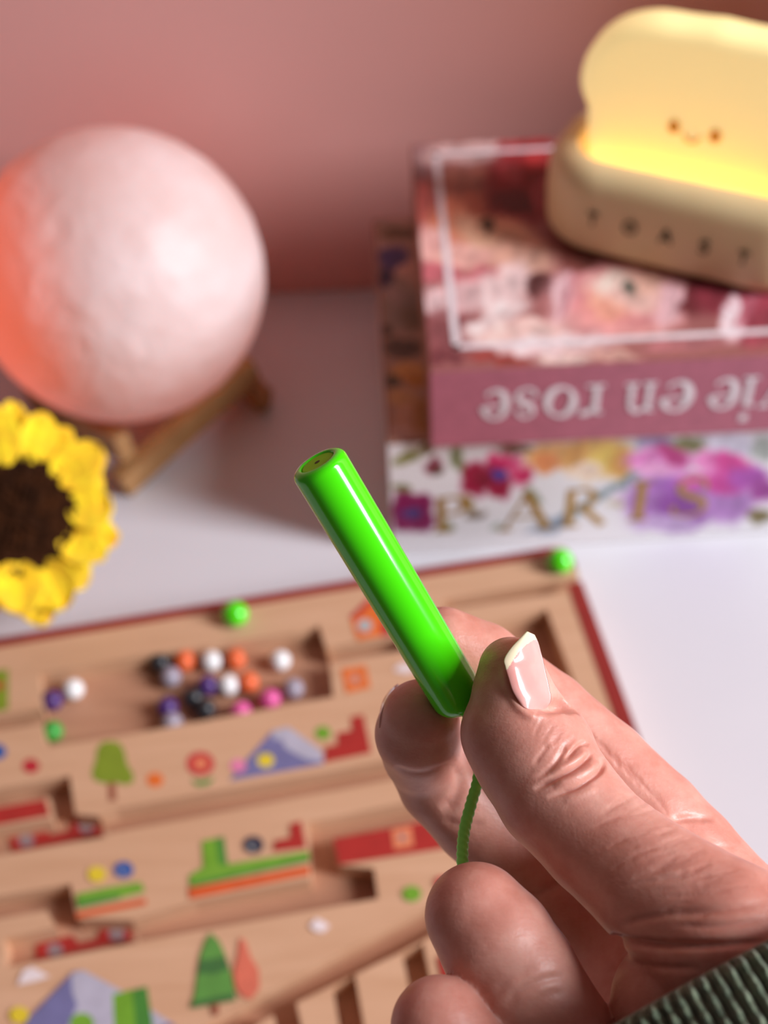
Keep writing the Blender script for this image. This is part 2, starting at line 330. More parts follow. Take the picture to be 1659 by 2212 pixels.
cv2 = [(905, 345, 24, 40, 0, (132, 92, 92)), (915, 440, 22, 50, 0, (186, 92, 84)), (1010, 330, 110, 22, -4, (196, 160, 156)), (1100, 316, 60, 16, 0, (206, 176, 172)),
       (1010, 400, 70, 40, 0, (150, 92, 76)), (985, 480, 60, 50, 20, (206, 122, 92)), (1070, 510, 90, 52, 20, (216, 170, 140)), (1130, 560, 70, 40, 0, (204, 156, 136)),
       (930, 530, 42, 40, 0, (234, 172, 164)), (1000, 552, 70, 26, 0, (226, 170, 158)), (1045, 440, 60, 26, 20, (170, 96, 74)), (935, 590, 56, 16, -6, (196, 104, 112)), (1020, 596, 60, 12, -14, (192, 108, 114)),
       (1000, 640, 100, 36, -12, (206, 168, 168)), (930, 655, 34, 26, 0, (214, 182, 182)), (1090, 625, 70, 40, -35, (222, 192, 190)), (960, 715, 60, 40, 10, (128, 72, 74)), (1070, 690, 80, 24, -30, (224, 200, 198)),
       (1130, 400, 76, 74, 0, (122, 12, 16)), (1140, 330, 66, 34, 0, (150, 40, 46)), (1100, 372, 30, 20, 30, (166, 64, 70)), (1160, 350, 26, 18, 0, (186, 54, 56)), (1110, 440, 60, 30, 10, (84, 4, 6)), (1165, 420, 24, 34, 0, (150, 60, 66)),
       (1055, 485, 13, 12, 0, (54, 48, 26)), (1172, 618, 28, 26, 0, (66, 34, 34)), (1130, 720, 110, 30, -8, (224, 188, 180)), (1200, 745, 120, 24, -4, (226, 196, 196)),
       (1335, 648, 148, 78, 0, (206, 142, 144)), (1345, 690, 110, 30, 6, (216, 150, 146)), (1345, 640, 104, 58, 8, (196, 118, 122)), (1350, 632, 84, 48, 8, (228, 184, 172)), (1310, 664, 50, 26, 20, (226, 156, 136)), (1400, 610, 40, 30, 0, (216, 168, 150)), (1362, 622, 14, 14, 0, (92, 92, 82)), (1330, 605, 30, 14, 0, (236, 204, 190)), (1215, 640, 22, 56, 10, (214, 176, 180)), (1222, 640, 8, 46, 10, (190, 128, 136)), (1450, 660, 34, 50, 20, (212, 168, 172)),
       (1500, 640, 26, 50, 20, (96, 40, 44)), (1560, 640, 70, 40, 0, (120, 46, 56)), (1640, 690, 70, 60, 0, (146, 60, 74)), (1584, 690, 26, 46, 10, (232, 204, 208)), (1620, 660, 14, 40, 30, (170, 90, 104)), (1480, 745, 90, 18, -4, (168, 104, 108)),
       (960, 768, 46, 20, 0, (112, 56, 60)), (1080, 775, 66, 13, 0, (146, 62, 56)), (1220, 780, 60, 12, 0, (216, 186, 178)), (1320, 770, 60, 14, 0, (196, 150, 140)), (1400, 480, 160, 80, 0, (150, 80, 76)), (1250, 560, 40, 30, 0, (120, 66, 60))]
print_grid('cover_print', P2 + UP * H2 + s2 * .0006 + n2 * .0003, s2, n2, W2 - .001, D2 - .001, 280, 230, lambda uv: paint(uv, (150, 92, 90), cv2, 9, 1.15, .14), M['print'], b2, .0001)
def on_cover(u, v): return hit(u, v, P2 + UP * (H2 + .0002), UP)
def cov(u, v):
    q = on_cover(u, v) - P2; return q @ s2, q @ n2
(ax_, ay_), (bx_, by_), (cx_, cy_) = cov(943, 330), cov(984, 752), cov(1555, 718)
x0 = (ax_ + bx_) / 2; yb = (by_ + cy_) / 2; yt = D2 - .010; x1 = W2 - x0
fr = []
for (xa, ya, xb, yb2) in ((x0, yb, x1, yb), (x0, yb, x0, yt), (x0, yt, x1, yt), (x1, yb, x1, yt)):
    hw = .0014
    fr.append(frame_box(P2 + UP * (H2 + .0001) + s2 * (min(xa, xb) - hw) + n2 * (min(ya, yb2) - hw), s2, n2, UP, abs(xb - xa) + 2 * hw, abs(yb2 - ya) + 2 * hw, .0002))
v, f = join(fr); fo = mk('border_line', v, f, M['white_ink'], b2); fo['label'] = 'thin white printed frame line'
for ch, ul, ur in (('e', 1038, 1103), ('s', 1112, 1166), ('o', 1175, 1250), ('r', 1254, 1312), ('n', 1346, 1424), ('e', 1431, 1505), ('e', 1538, 1604), ('i', 1606, 1646), ('v', 1652, 1730)):
    um = (ul + ur) / 2; vb = 838 - (um - 1070) * .048; vt = vb + 66
    A = hit(ur, vb, P2, -n2); B = hit(ul, vb, P2, -n2); T = hit(ur, vt, P2, -n2)
    sx = (A - B) @ s2 / GL[ch][0]; sy = A[2] - T[2]
    v, f = glyph(ch, A - n2 * .0004, -s2, -UP, sx, sy); g = mk('letter', v, f, M['white_ink'], b2); g['label'] = 'white serif letter ' + ch

# ------------------------------------------------------------------ toast lamp
TA = math.radians(-27.8); ts = np.array([math.cos(TA), math.sin(TA), 0]); tn = np.array([-math.sin(TA), math.cos(TA), 0])
TC = np.array([.1387, .4476, ZT + .0004])
M['toaster'] = mat('cream_plastic', (232, 206, 156), .42, sss=.15, ssss=.004)
link(M['toaster'], ramp(M['toaster'], noise(M['toaster'], coords(M['toaster']), 40, 2), [(.3, (229, 203, 153)), (.7, (234, 209, 160))]), bsdf(M['toaster']).inputs['Base Color'])
M['bread'] = mat('glowing_silicone_bread', (250, 226, 160), .5, emis=.58, ecol=(255, 226, 156))
M['led'] = mat('led_strip', (255, 220, 120), .5, emis=11.0, ecol=(255, 208, 30))
M['tletter'] = plain('dark_olive_lettering', (70, 58, 34), .6)
M['face'] = plain('orange_face_print', (240, 176, 60), .6)
toast = empty('toast_lamp', TC, 'glowing bread slice night light in a cream toaster base on the books', 'lamp')
def rrect(a, b, r, n=10):
    out = []
    for cx, cy, a0 in ((a - r, b - r, 0), (-a + r, b - r, 90), (-a + r, -b + r, 180), (a - r, -b + r, 270)):
        for k in range(n + 1):
            t = math.radians(a0 + 90 * k / n); out.append((cx + r * math.cos(t), cy + r * math.sin(t)))
    return np.array(out)
TH = .0405; ta, tb, tr = .0615, .033, .027
rings = []
for k in range(6):
    t = math.radians(90 * k / 5); rings.append((.008 * (1 - math.sin(t)), .008 * (1 - math.cos(t))))
rings = [(.008 - .008 * math.sin(math.radians(18 * k)), .008 - .008 * math.cos(math.radians(18 * k))) for k in range(6)]
rings += [(-.0005, .02), (0, TH - .0105)] + [(.0105 - .0105 * math.cos(math.radians(18 * k)), TH - .0105 + .0105 * math.sin(math.radians(18 * k))) for k in range(1, 6)]
rings += [(.0112, TH - .0001), (.0120, TH - .0010), (.0124, TH - .003), (.0124, TH - .030)]
V = []; nr = 44
for ins, z in rings:
    r2 = rrect(ta - ins, tb - ins, max(tr - ins, .004)); V += [TC + ts * q[0] + tn * q[1] + UP * z for q in r2]
nr = len(rrect(.1, .1, .01)); m_ = len(rings)
Fs = [(i * nr + k, i * nr + (k + 1) % nr, (i + 1) * nr + (k + 1) % nr, (i + 1) * nr + k) for i in range(m_ - 1) for k in range(nr)]
Fs += [tuple(range(nr - 1, -1, -1)), tuple((m_ - 1) * nr + k for k in range(nr))]
mk('toaster_body', V, Fs, M['toaster'], toast, True)
# bread slice: outline in (s, z) from its front face, mirrored about the middle
BT = .0095; bf = TC - tn * BT
half = [(q - TC) @ np.array([ts, UP]).T for q in [hit(u, v, bf, tn) for u, v in ((1262, 345), (1261, 280), (1262, 240), (1250, 205), (1247, 175), (1257, 135), (1285, 95), (1330, 66), (1400, 55), (1480, 66))]]
half = np.array(half)
half = np.vstack([[half[0][0], TH - .028], half])
half[:, 0] = np.clip(half[:, 0], -.0535, -.004)
mid_z = half[-1][1] + .0008
left = spline(np.vstack([half, [0, mid_z]]), 44)
out = np.vstack([left, np.c_[-left[::-1][1:, 0], left[::-1][1:, 1]]])
tgt = np.gradient(out, axis=0); tgt /= np.linalg.norm(tgt, axis=1)[:, None]; onr = np.c_[-tgt[:, 1], tgt[:, 0]]
V = []; rr_ = .006; prof = [(-BT, -rr_)] + [(-BT + rr_ * (1 - math.cos(math.radians(a))), -rr_ + rr_ * math.sin(math.radians(a))) for a in (22, 45, 67, 90)]
prof = prof + [(-x, y) for x, y in prof[::-1]]
for y, ins in prof:
    q = out + onr * ins; V += [TC + ts * a + UP * b + tn * y for a, b in q]
nb = len(out); Fs = [(i * nb + k, (i + 1) * nb + k, (i + 1) * nb + (k + 1) % nb, i * nb + (k + 1) % nb) for i in range(len(prof) - 1) for k in range(nb)]
Fs += [tuple(range(nb)), tuple((len(prof) - 1) * nb + k for k in range(nb - 1, -1, -1))]
bread = mk('bread_slice', V, Fs, M['bread'], toast, False)
for pg in bread.data.polygons:
    if len(pg.vertices) == 4: pg.use_smooth = True
fpl = TC - tn * (BT + .0002)
for u, v in ((1456, 273), (1545, 294)):
    c = hit(u, v, fpl, tn); ring = [(c + ts * .0024 * math.cos(t) + UP * .0030 * math.sin(t)) for t in np.linspace(0, 2 * math.pi, 20, endpoint=False)]
    V = ring + [p - tn * .0004 for p in ring]; e = mk('eye', V, [tuple(range(20, 40))] + [(i, (i + 1) % 20, 20 + (i + 1) % 20, 20 + i) for i in range(20)], M['face'], bread); e['label'] = 'small orange oval eye'
sm = [hit(u, v, fpl, tn) - tn * .0002 for u, v in spline([(1476, 288), (1484, 302), (1500, 307), (1514, 296)], 14)]
v, f = tube(sm, [.0006] * 14, 6); e = mk('smile', v, f, M['face'], bread); e['label'] = 'thin curved smile'
ffr = TC - tn * (tb + .0006)
for ch, (u, v_) in zip('tOaZt', ((1281, 472), (1361, 491), (1438, 510), (1521, 532), (1606, 556))):
    c = hit(u, v_, ffr, tn); x, z = (c - TC) @ ts, c[2]
    sz = .0062; yy = tb
    xs = abs(x) - (ta - tr)
    if xs > 0: yy = tb - tr + math.sqrt(max(tr * tr - xs * xs, 0))
    sgn = -1 if x < 0 else 1
    an = math.asin(min(max(xs, 0) / tr, .95)) * sgn
    axl = ts * math.cos(an) + tn * math.sin(an) * sgn * sgn
    axl = ts * math.cos(an) + tn * math.sin(an)
    axl /= np.linalg.norm(axl)
    nrm = np.cross(axl, UP)
    base = TC + ts * x - tn * yy; base[2] = z - sz / 2
    v, f = glyph(ch, base - axl * GL[ch][0] * sz / 2 + nrm * .0010, axl, UP, sz, sz, .0003)
    g = mk('letter', v, f, M['tletter'], toast); g['label'] = 'small dark letter ' + {'t': 'T', 'O': 'O', 'a': 'A', 'Z': 'S'}[ch]
for sg in (-1, 1):
    v, f = frame_box(TC + tn * (sg * .0145 - .0015) - ts * .040 + UP * (TH - .022), ts, tn, UP, .084, .003, .003); mk('led_strip', v, f, M['led'], toast)

# ------------------------------------------------------------------ moon lamp and its stand
MC = np.array([-.1177, .4825, .0840]); MR = .0682
M['moon'] = mat('moon_lamp_shell', (238, 222, 218), .42)
mv = coords(M['moon'])
vor = node(M['moon'], 'ShaderNodeTexVoronoi'); vor.inputs['Scale'].default_value = 46; link(M['moon'], mv, vor.inputs['Vector'])
hn = noise(M['moon'], mv, 55, 6, .62, .5)
b_ = bump(M['moon'], hn, .55, .0035); b_ = bump(M['moon'], ramp(M['moon'], vor.outputs['Distance'], [(.0, (0, 0, 0)), (.35, (255, 255, 255))]), .22, .0012, b_)
link(M['moon'], b_, bsdf(M['moon']).inputs['Normal'])
link(M['moon'], ramp(M['moon'], noise(M['moon'], mv, 22, 5, .6), [(.34, (236, 220, 216)), (.66, (248, 242, 242))]), bsdf(M['moon']).inputs['Base Color'])
tl = node(M['moon'], 'ShaderNodeBsdfTranslucent'); tl.inputs['Color'].default_value = rgba((255, 196, 170)); mx = node(M['moon'], 'ShaderNodeMixShader'); mx.inputs[0].default_value = .36
om = [n for n in M['moon'].node_tree.nodes if n.type == 'OUTPUT_MATERIAL'][0]
link(M['moon'], bsdf(M['moon']).outputs[0], mx.inputs[1]); link(M['moon'], tl.outputs[0], mx.inputs[2]); link(M['moon'], mx.outputs[0], om.inputs['Surface'])
ml = bpy.data.lights.new('moon_led', 'SPOT'); ml.energy = .36; ml.color = (1.0, .165, .03); ml.shadow_soft_size = .004; ml.spot_size = math.radians(118); ml.spot_blend = 1.0
mlo = bpy.data.objects.new('moon_led', ml); COL.objects.link(mlo); mlo.location = tuple(MC + np.array([.014, .004, 0])); mlo.rotation_euler = Vector((-1, -.40, .16)).to_track_quat('-Z', 'Y').to_euler()
v, f = sphere_mesh('moon', MR, None, 96, 64)
vn = v / np.linalg.norm(v, axis=1)[:, None]
cr = np.zeros(len(v)); rg = np.random.RandomState(3)
cpx = (ad(340, 790, .52) - MC); cpx /= np.linalg.norm(cpx)
for cdir, cs, dp in [(cpx, .11, .0011)] + [((lambda q: q / np.linalg.norm(q))(rg.randn(3)), rg.uniform(.06, .2), .0007) for _ in range(26)]:
    a = np.arccos(np.clip(vn @ cdir, -1, 1)) / cs; cr += dp * (-np.exp(-(a * 1.3) ** 2) + .55 * np.exp(-((a - 1.1) / .3) ** 2))
lamp = mk('moon_lamp', v + vn * cr[:, None] + MC, f, M['moon'], None, True, loc=MC)
tag(lamp, 'round pale pink moon lamp glowing orange on its left side', 'lamp')
stand = empty('lamp_stand', (MC[0], MC[1], 0), 'wooden stand of crossed bars under the round moon lamp', 'stand')
# four identical bars in a square, each with its low end on the desk and its high end resting on the next bar
BW = .0085
cor = np.array([-.1210, .4180]); a0 = math.atan2(cor[1] - MC[1], cor[0] - MC[0])
R3 = .0560
for k in range(4):
    an = a0 + k * math.pi / 2
    lo = np.array([MC[0] + R3 * math.cos(an), MC[1] + R3 * math.sin(an), .0]); hi = np.array([MC[0] + R3 * math.cos(an + math.pi / 2), MC[1] + R3 * math.sin(an + math.pi / 2), .0])
    d = hi - lo; L = np.linalg.norm(d); d /= L; tilt = math.radians(13.0)
    ax = d * math.cos(tilt) + UP * math.sin(tilt); ay = np.cross(UP, d); az = np.cross(ax, ay)
    st = lo - d * .006 - ay * BW / 2
    v, f = frame_box(st + UP * .0003, ax, ay, az, L + .010, BW, .0140, .0006); mk('bar', v, f, M['stand'], stand)

# ------------------------------------------------------------------ crocheted sunflower
M['yarn_y'] = mat('yellow_yarn', (250, 205, 12), .8, sheen=.3)
M['yarn_b'] = mat('brown_yarn', (74, 42, 22), .95, spec=.1)
M['yarn_g'] = mat('green_yarn', (84, 120, 50), .85, sheen=.2)
for k_, c0, c1 in (('yarn_y', (250, 192, 0), (255, 222, 6)), ('yarn_b', (34, 16, 7), (66, 34, 14)), ('yarn_g', (70, 104, 40), (98, 136, 60))):
    m = M[k_]; vv = coords(m); wv = node(m, 'ShaderNodeTexWave'); wv.inputs['Scale'].default_value = 300; wv.inputs['Distortion'].default_value = 6; wv.inputs['Detail'].default_value = 2; link(m, vv, wv.inputs['Vector'])
    nn = noise(m, vv, 900, 3); link(m, bump(m, wv.outputs['Fac'], .5, .0006, bump(m, nn, .4, .0003)), bsdf(m).inputs['Normal'])
    link(m, ramp(m, noise(m, vv, 160, 3), [(.3, c0), (.7, c1)]), bsdf(m).inputs['Base Color'])
SC = ad(26, 1112, .505); KS = .505 / FPX            # metres per pixel there
fz = CC - SC; fz /= np.linalg.norm(fz); fz = fz + np.array([.25, 0, .05]); fz /= np.linalg.norm(fz)
fx = np.cross(UP, fz); fx /= np.linalg.norm(fx); fy = np.cross(fz, fx)
sun = empty('crochet_sunflower', (SC[0], SC[1], .02), 'yellow crocheted sunflower with dark brown centre leaning by the maze board', 'flower')
rs = random.Random(11)
def petal(name, ang, r0, r1, wid, lift, thick, seed, curl, roll):
    """cupped crocheted petal: a thick sheet of rounded stitches"""
    nu, nv = 48, 34; V = []
    rr = np.random.RandomState(seed); ph = rr.rand(4) * 6.28
    er = fx * math.cos(ang) + fy * math.sin(ang); et = -fx * math.sin(ang) + fy * math.cos(ang)
    for j in range(nv + 1):
        t = j / nv; prof = (math.sin(math.pi * min(max(.04 + .96 * t, .0), 1)) ** .5) * (1 - .12 * t)
        for i in range(nu):
            a = 2 * math.pi * i / nu; ca, sa = math.cos(a), math.sin(a)
            x = wid * prof * ca; r = r0 + (r1 - r0) * t
            st = 6.5 * abs(math.sin((r + .35 * abs(x)) / 8.0 + ph[0])) * abs(math.sin(x / 9.0 + ph[1]))     # rounded stitches
            wob = 5 * math.sin(t * 7 + ph[2]) + 4 * math.sin(ca * 4 + ph[3])
            cup = 26 * (abs(ca) ** 2.2) * prof - 8 * prof                                                   # raised side edges
            z = lift + (thick * .5 * prof + st) * sa + cup + curl * (t - .35) ** 2 + roll * ca * prof + wob
            V.append(SC + (er * (r + 3 * math.sin(a * 3 + ph[2]) + st * .3) + et * (x + st * .5 * ca) + fz * z) * KS)
    Fs = [(j * nu + i, j * nu + (i + 1) % nu, (j + 1) * nu + (i + 1) % nu, (j + 1) * nu + i) for j in range(nv) for i in range(nu)]
    Fs += [tuple(range(nu - 1, -1, -1)), tuple(nv * nu + i for i in range(nu))]
    return mk(name, V, Fs, M['yarn_y'], sun, True)
NP = 11
for k in range(NP):
    a = 2 * math.pi * (k + .25) / NP + rs.uniform(-.07, .07)
    petal('petal', a, rs.uniform(104, 126), rs.uniform(205, 240), rs.uniform(46, 62), 12 + rs.uniform(-8, 14), 26, k, rs.uniform(-30, 120), rs.uniform(-18, 18))
for k in range(NP):
    a = 2 * math.pi * (k + .75) / NP + rs.uniform(-.06, .06)
    petal('petal', a, 110, rs.uniform(225, 254), rs.uniform(46, 58), -40, 22, 50 + k, rs.uniform(-60, 40), rs.uniform(-14, 14))
# centre: a domed disc of crocheted stitches
V = []; Fs = []; nr_, na_ = 34, 110
for j in range(nr_ + 1):
    t = j / nr_ * math.pi * .56
    for i in range(na_):
        a = 2 * math.pi * i / na_; rad_ = 140 * math.sin(t)
        px_, py_ = rad_ * math.cos(a), rad_ * math.sin(a)
        st_ = 11 * (math.sin(px_ * .21 + 1.7 * math.sin(py_ * .09)) * math.sin(py_ * .21 + 1.7 * math.sin(px_ * .09)))
        V.append(SC + (fx * px_ + fy * py_ + fz * (4 + 34 * math.cos(t) + st_)) * KS)
Fs = [(j * na_ + i, (j + 1) * na_ + i, (j + 1) * na_ + (i + 1) % na_, j * na_ + (i + 1) % na_) for j in range(nr_) for i in range(na_)]
mk('flower_centre', V, Fs, M['yarn_b'], sun, True)
stp = spline([SC - fz * .004, SC - fz * .024 - UP * .006, SC + np.array([-.05, .030, 0]) - UP * .034, np.array([SC[0] - .10, SC[1] + .03, .008]), np.array([SC[0] - .17, SC[1] + .02, .0065])], 30)
v, f = tube(stp, [.0045] * 30, 12, lambda a, s: 1 + .1 * math.sin(a * 2 + s * 900)); mk('stem', v, f, M['yarn_g'], sun, True)

# ------------------------------------------------------------------ wooden magnetic maze board
HB = .018; BP = np.array([.0802, .3578, HB]); bs, bn = book_axes(BA)     # bs to the right, bn to the back
FLZ = .0085
board = empty('maze_board', (-.06, .24, 0), 'wooden magnetic bead maze board with red rim and printed scenery', 'toy')
def bpt(a, b): return BP[:2] + bs[:2] * a + bn[:2] * b       # a: to the right of the corner, b: to the back
def px2(poly, z=HB): return np.array([at(u, v, z)[:2] for u, v in poly])
def rounded(x0, y0, x1, y1, r, n=6):
    out = []
    for cx, cy, a0 in ((x1 - r, y1 - r, 0), (x0 + r, y1 - r, 90), (x0 + r, y0 + r, 180), (x1 - r, y0 + r, 270)):
        for k in range(n + 1):
            t = math.radians(a0 + 90 * k / n); out.append(bpt(cx + r * math.cos(t), cy + r * math.sin(t)))
    return out
BL, BD = .302, .262
v, f = prism(rounded(-BL, -BD, 0, 0, .006), .0006, FLZ); mk('base_plate', v, f, M['board_floor'], board)
v, f = prism(rounded(-BL, -BD, 0, 0, .006), FLZ, HB); top = mk('top_plate', v, f, M['board'], board)
grooves = [
    [(86, 1455), (330, 1412), (640, 1366), (688, 1350), (712, 1420), (720, 1505), (500, 1546), (300, 1583), (100, 1614), (92, 1560)],
    [(-160, 1572), (90, 1530), (98, 1562), (-160, 1604)],
    [(706, 1399), (880, 1368), (888, 1402), (714, 1434)],
    [(960, 1294), (1290, 1238), (1300, 1268), (962, 1318)],
    [(940, 1378), (1181, 1316), (1312, 1662), (1216, 1684), (1128, 1398), (950, 1440)],
    [(-160, 1732), (150, 1675), (163, 1758), (222, 1764), (228, 1808), (-160, 1876), (-160, 1815), (112, 1768), (105, 1722), (-160, 1770)],
    [(214, 1760), (250, 1747), (804, 1648), (990, 1616), (996, 1656), (232, 1801)],
    [(285, 1987), (420, 1946), (670, 1898), (664, 1776), (930, 1722), (990, 1712), (1000, 1752), (722, 1813), (732, 1868), (808, 1876), (817, 1941), (300, 2034)],
    [(-160, 1962), (152, 1909), (167, 1985), (290, 1987), (297, 2036), (13, 2091), (10, 2028), (121, 2002), (101, 1967), (-160, 2012)],
    [(430, 2222), (915, 1958), (1010, 1912), (1020, 1972), (868, 2056), (611, 2180), (540, 2225)],
    [(718, 2130), (767, 2105), (800, 2290), (746, 2300)],
    [(868, 2058), (914, 2036), (950, 2200), (900, 2210)],
    [(590, 2190), (640, 2165), (670, 2300), (612, 2310)],
]
cut = join([prism(px2(g), FLZ - .002 + .00005 * i, HB + .004) for i, g in enumerate(grooves)])
cutter = mk('groove_cutter', cut[0], cut[1], None, board)
md = top.modifiers.new('cut', 'BOOLEAN'); md.operation = 'DIFFERENCE'; md.object = cutter; md.solver = 'EXACT'; md.use_self = True
bv = top.modifiers.new('soft', 'BEVEL'); bv.width = .0009; bv.segments = 2; bv.limit_method = 'ANGLE'; bv.angle_limit = math.radians(40)
bpy.context.view_layer.update()
dg = bpy.context.evaluated_depsgraph_get()
nm = bpy.data.meshes.new_from_object(top.evaluated_get(dg)); top.modifiers.clear(); top.data = nm
bpy.data.objects.remove(cutter)
# red rim
rim = []
def strip(name, poly, mt, z0=HB, th=.00035, label=None, parent=None):
    v, f = prism(poly, z0, z0 + th); o = mk(name, v, f, mt, parent or board)
    if label: o['label'] = label
    return o
strip('rim_strip', [bpt(-BL + .002, 0), bpt(-.007, 0), bpt(-.007, -.0048), bpt(-BL + .002, -.0048)], M['rim'], label='dark red painted rim')
strip('rim_strip', [bpt(-.0045, -.003), bpt(.0002, -.006), bpt(.0002, -.0135), bpt(-.006, -.0125)], M['rim'], label='dark red painted rim')
strip('rim_strip', [bpt(-.0065, -.0215), bpt(.0002, -.0215), bpt(.0002, -BD + .004), bpt(-.0065, -BD + .004)], M['rim'], label='dark red painted rim')
# printed scenery
for k_, c in dict(leaf=(128, 148, 40), trunk=(150, 84, 60), orange=(226, 112, 44), peach=(230, 138, 96), rosy=(196, 60, 60), pinkp=(228, 130, 170), lilac=(116, 114, 158), snow=(184, 180, 196), yellow=(226, 200, 50), lime=(112, 164, 44), grass=(116, 166, 50), dgrass=(70, 134, 52), earth=(214, 88, 36), navy=(50, 52, 68), blue=(52, 92, 160), pine=(92, 148, 66), dpine=(64, 112, 58), salmon=(214, 112, 88), cloud=(236, 222, 222), grey=(150, 128, 130), crimson=(184, 40, 52), palegr=(170, 176, 176)).items():
    M['p_' + k_] = plain('print_' + k_, c, .5)
LZ = [0]
def pr(name, poly, c, z=HB, label=None):
    LZ[0] += 1; return strip(name, px2(poly, z), M['p_' + c] if c != 'red' else M['red'], z + .00003 + LZ[0] * .00001, .0001, label)
def dot(cx, cy, r, c, name='printed_dot', label=None, z=HB, e=.86): return pr(name, [(cx + r * math.cos(t), cy + r * e * math.sin(t)) for t in np.linspace(0, 2 * math.pi, 22, endpoint=False)], c, z, label)
Z2 = lambda pts: [(x / 1.952, 1150 + y / 1.952) for x, y in pts]
Z5 = lambda pts: [(380 + x / 2.765, 1640 + y / 2.765) for x, y in pts]
Z4 = lambda pts: [(x / 3.867, 1640 + y / 3.867) for x, y in pts]
pr('tree_print', Z2([(408, 915), (432, 885), (462, 880), (505, 888), (526, 925), (535, 975), (560, 1015), (566, 1052), (530, 1066), (490, 1056), (440, 1060), (398, 1046), (386, 1015), (404, 960)]), 'leaf', label='printed green tree')
pr('tree_print', Z2([(456, 1058), (486, 1056), (490, 1130), (460, 1134)]), 'trunk')
dot(335, 1685, 18, 'orange'); dot(67, 1655, 18, 'crimson'); dot(-6, 1624, 20, 'blue')
dot(433, 1650, 30, 'rosy', 'flower_print', 'printed red flower'); dot(434, 1650, 13, 'peach', 'flower_print')
pr('flower_print', Z2([(805, 1040), (835, 1050), (905, 1035), (880, 1065), (830, 1072)]), 'dgrass')
pr('mountain_print', Z2([(968, 1048), (1000, 1005), (1150, 838), (1215, 822), (1360, 925), (1364, 978), (1230, 1002)]), 'lilac', label='printed lilac mountain')
pr('mountain_print', Z2([(1150, 838), (1215, 822), (1360, 925), (1362, 968), (1290, 958), (1205, 912), (1190, 878), (1150, 872)]), 'snow')
dot(515, 1655, 17, 'pinkp'); dot(574, 1643, 18, 'yellow'); dot(698, 1584, 17, 'lime')
pr('stairs_print', Z2([(1368, 972), (1372, 905), (1424, 896), (1422, 846), (1484, 836), (1480, 780), (1532, 770), (1566, 930)]), 'red', label='printed red steps')
pr('house_print', [(757, 1334), (800, 1296), (835, 1310), (842, 1370), (772, 1384)], 'orange', label='printed orange house')
pr('house_print', [(755, 1334), (798, 1292), (806, 1300), (764, 1340)], 'crimson')
dot(788, 1352, 16, 'palegr', 'house_print'); pr('house_print', [(822, 1346), (840, 1342), (846, 1372), (826, 1376)], 'crimson')
pr('tile_print', [(737, 1446), (790, 1438), (800, 1486), (748, 1498)], 'orange', label='printed orange square tile'); dot(767, 1468, 16, 'peach', 'tile_print'); dot(767, 1468, 7, 'grey', 'tile_print')
pr('cloud_print', [(850, 1450), (862, 1436), (884, 1434), (900, 1446), (880, 1456)], 'cloud')
pr('bush_print', [(-20, 1452), (18, 1446), (18, 1534), (-20, 1540)], 'leaf'); dot(-2, 1482, 10, 'rosy')
pr('bar_print', [(-40, 1752), (98, 1727), (108, 1762), (-40, 1790)], 'red', label='printed red bar')
pr('bar_print', [(720, 1813), (950, 1768), (1000, 1760), (1010, 1826), (733, 1869)], 'red', label='printed red bar')
pr('tile_print', [(846, 1794), (888, 1787), (894, 1828), (852, 1836)], 'peach'); dot(869, 1810, 8, 'grey', 'tile_print')
# plain two-tone green blocks standing in for printed pipes
pr('green_block_print', [(437, 1818), (484, 1808), (492, 1868), (440, 1878)], 'lime', label='printed green block'); pr('green_block_print', [(466, 1812), (484, 1808), (492, 1868), (474, 1872)], 'dgrass')
pr('grass_print', Z5([(80, 700), (150, 655), (795, 552), (800, 600), (640, 640), (300, 710), (85, 760)]), 'grass', label='printed strip of grass'); pr('grass_print', Z5([(85, 742), (300, 696), (640, 624), (800, 585), (800, 612), (85, 768)]), 'dgrass'); pr('grass_print', Z5([(75, 775), (800, 640), (800, 690), (85, 838)]), 'earth')
dot(548, 1826, 22, 'navy'); dot(543, 1831, 5, 'palegr')
pr('stairs_print', Z5([(583, 555), (592, 490), (688, 472), (684, 392), (748, 372), (778, 532)]), 'red', label='printed red steps')
dot(210, 1890, 20, 'yellow'); dot(268, 1880, 21, 'blue'); dot(263, 1884, 4, 'snow')
pr('grass_print', Z4([(640, 1130), (900, 1075), (1180, 1030), (1215, 1110), (1020, 1160), (650, 1250)]), 'grass', label='printed strip of grass'); pr('grass_print', Z4([(645, 1190), (1000, 1130), (1010, 1170), (650, 1252)]), 'dgrass'); pr('grass_print', Z4([(640, 1285), (1220, 1170), (1225, 1215), (645, 1335)]), 'earth')
dot(890, 1932, 20, 'lime'); dot(955, 1908, 16, 'crimson')
pr('pine_print', Z5([(210, 1040), (260, 1090), (300, 1180), (330, 1280), (350, 1380), (362, 1440), (230, 1468), (90, 1490), (115, 1400), (130, 1280), (145, 1180), (175, 1090)]), 'pine', label='printed green pine tree')
pr('pine_print', Z5([(140, 1205), (300, 1185), (325, 1255), (240, 1285), (128, 1285)]), 'dpine'); pr('pine_print', Z5([(95, 1455), (352, 1400), (362, 1442), (230, 1468), (88, 1492)]), 'dpine'); pr('pine_print', Z5([(215, 1468), (255, 1462), (258, 1530), (222, 1538)]), 'trunk')
pr('tree_print', Z5([(385, 1070), (415, 1090), (450, 1190), (495, 1260), (500, 1370), (450, 1440), (395, 1420), (360, 1370), (345, 1280), (370, 1180)]), 'salmon', label='printed salmon tree')
pr('cloud_print', Z5([(800, 1000), (840, 955), (880, 970), (920, 1000), (880, 1040), (830, 1030)]), 'cloud')
pr('cloud_print', Z4([(150, 1890), (200, 1770), (270, 1740), (420, 1820), (300, 1860)]), 'cloud')
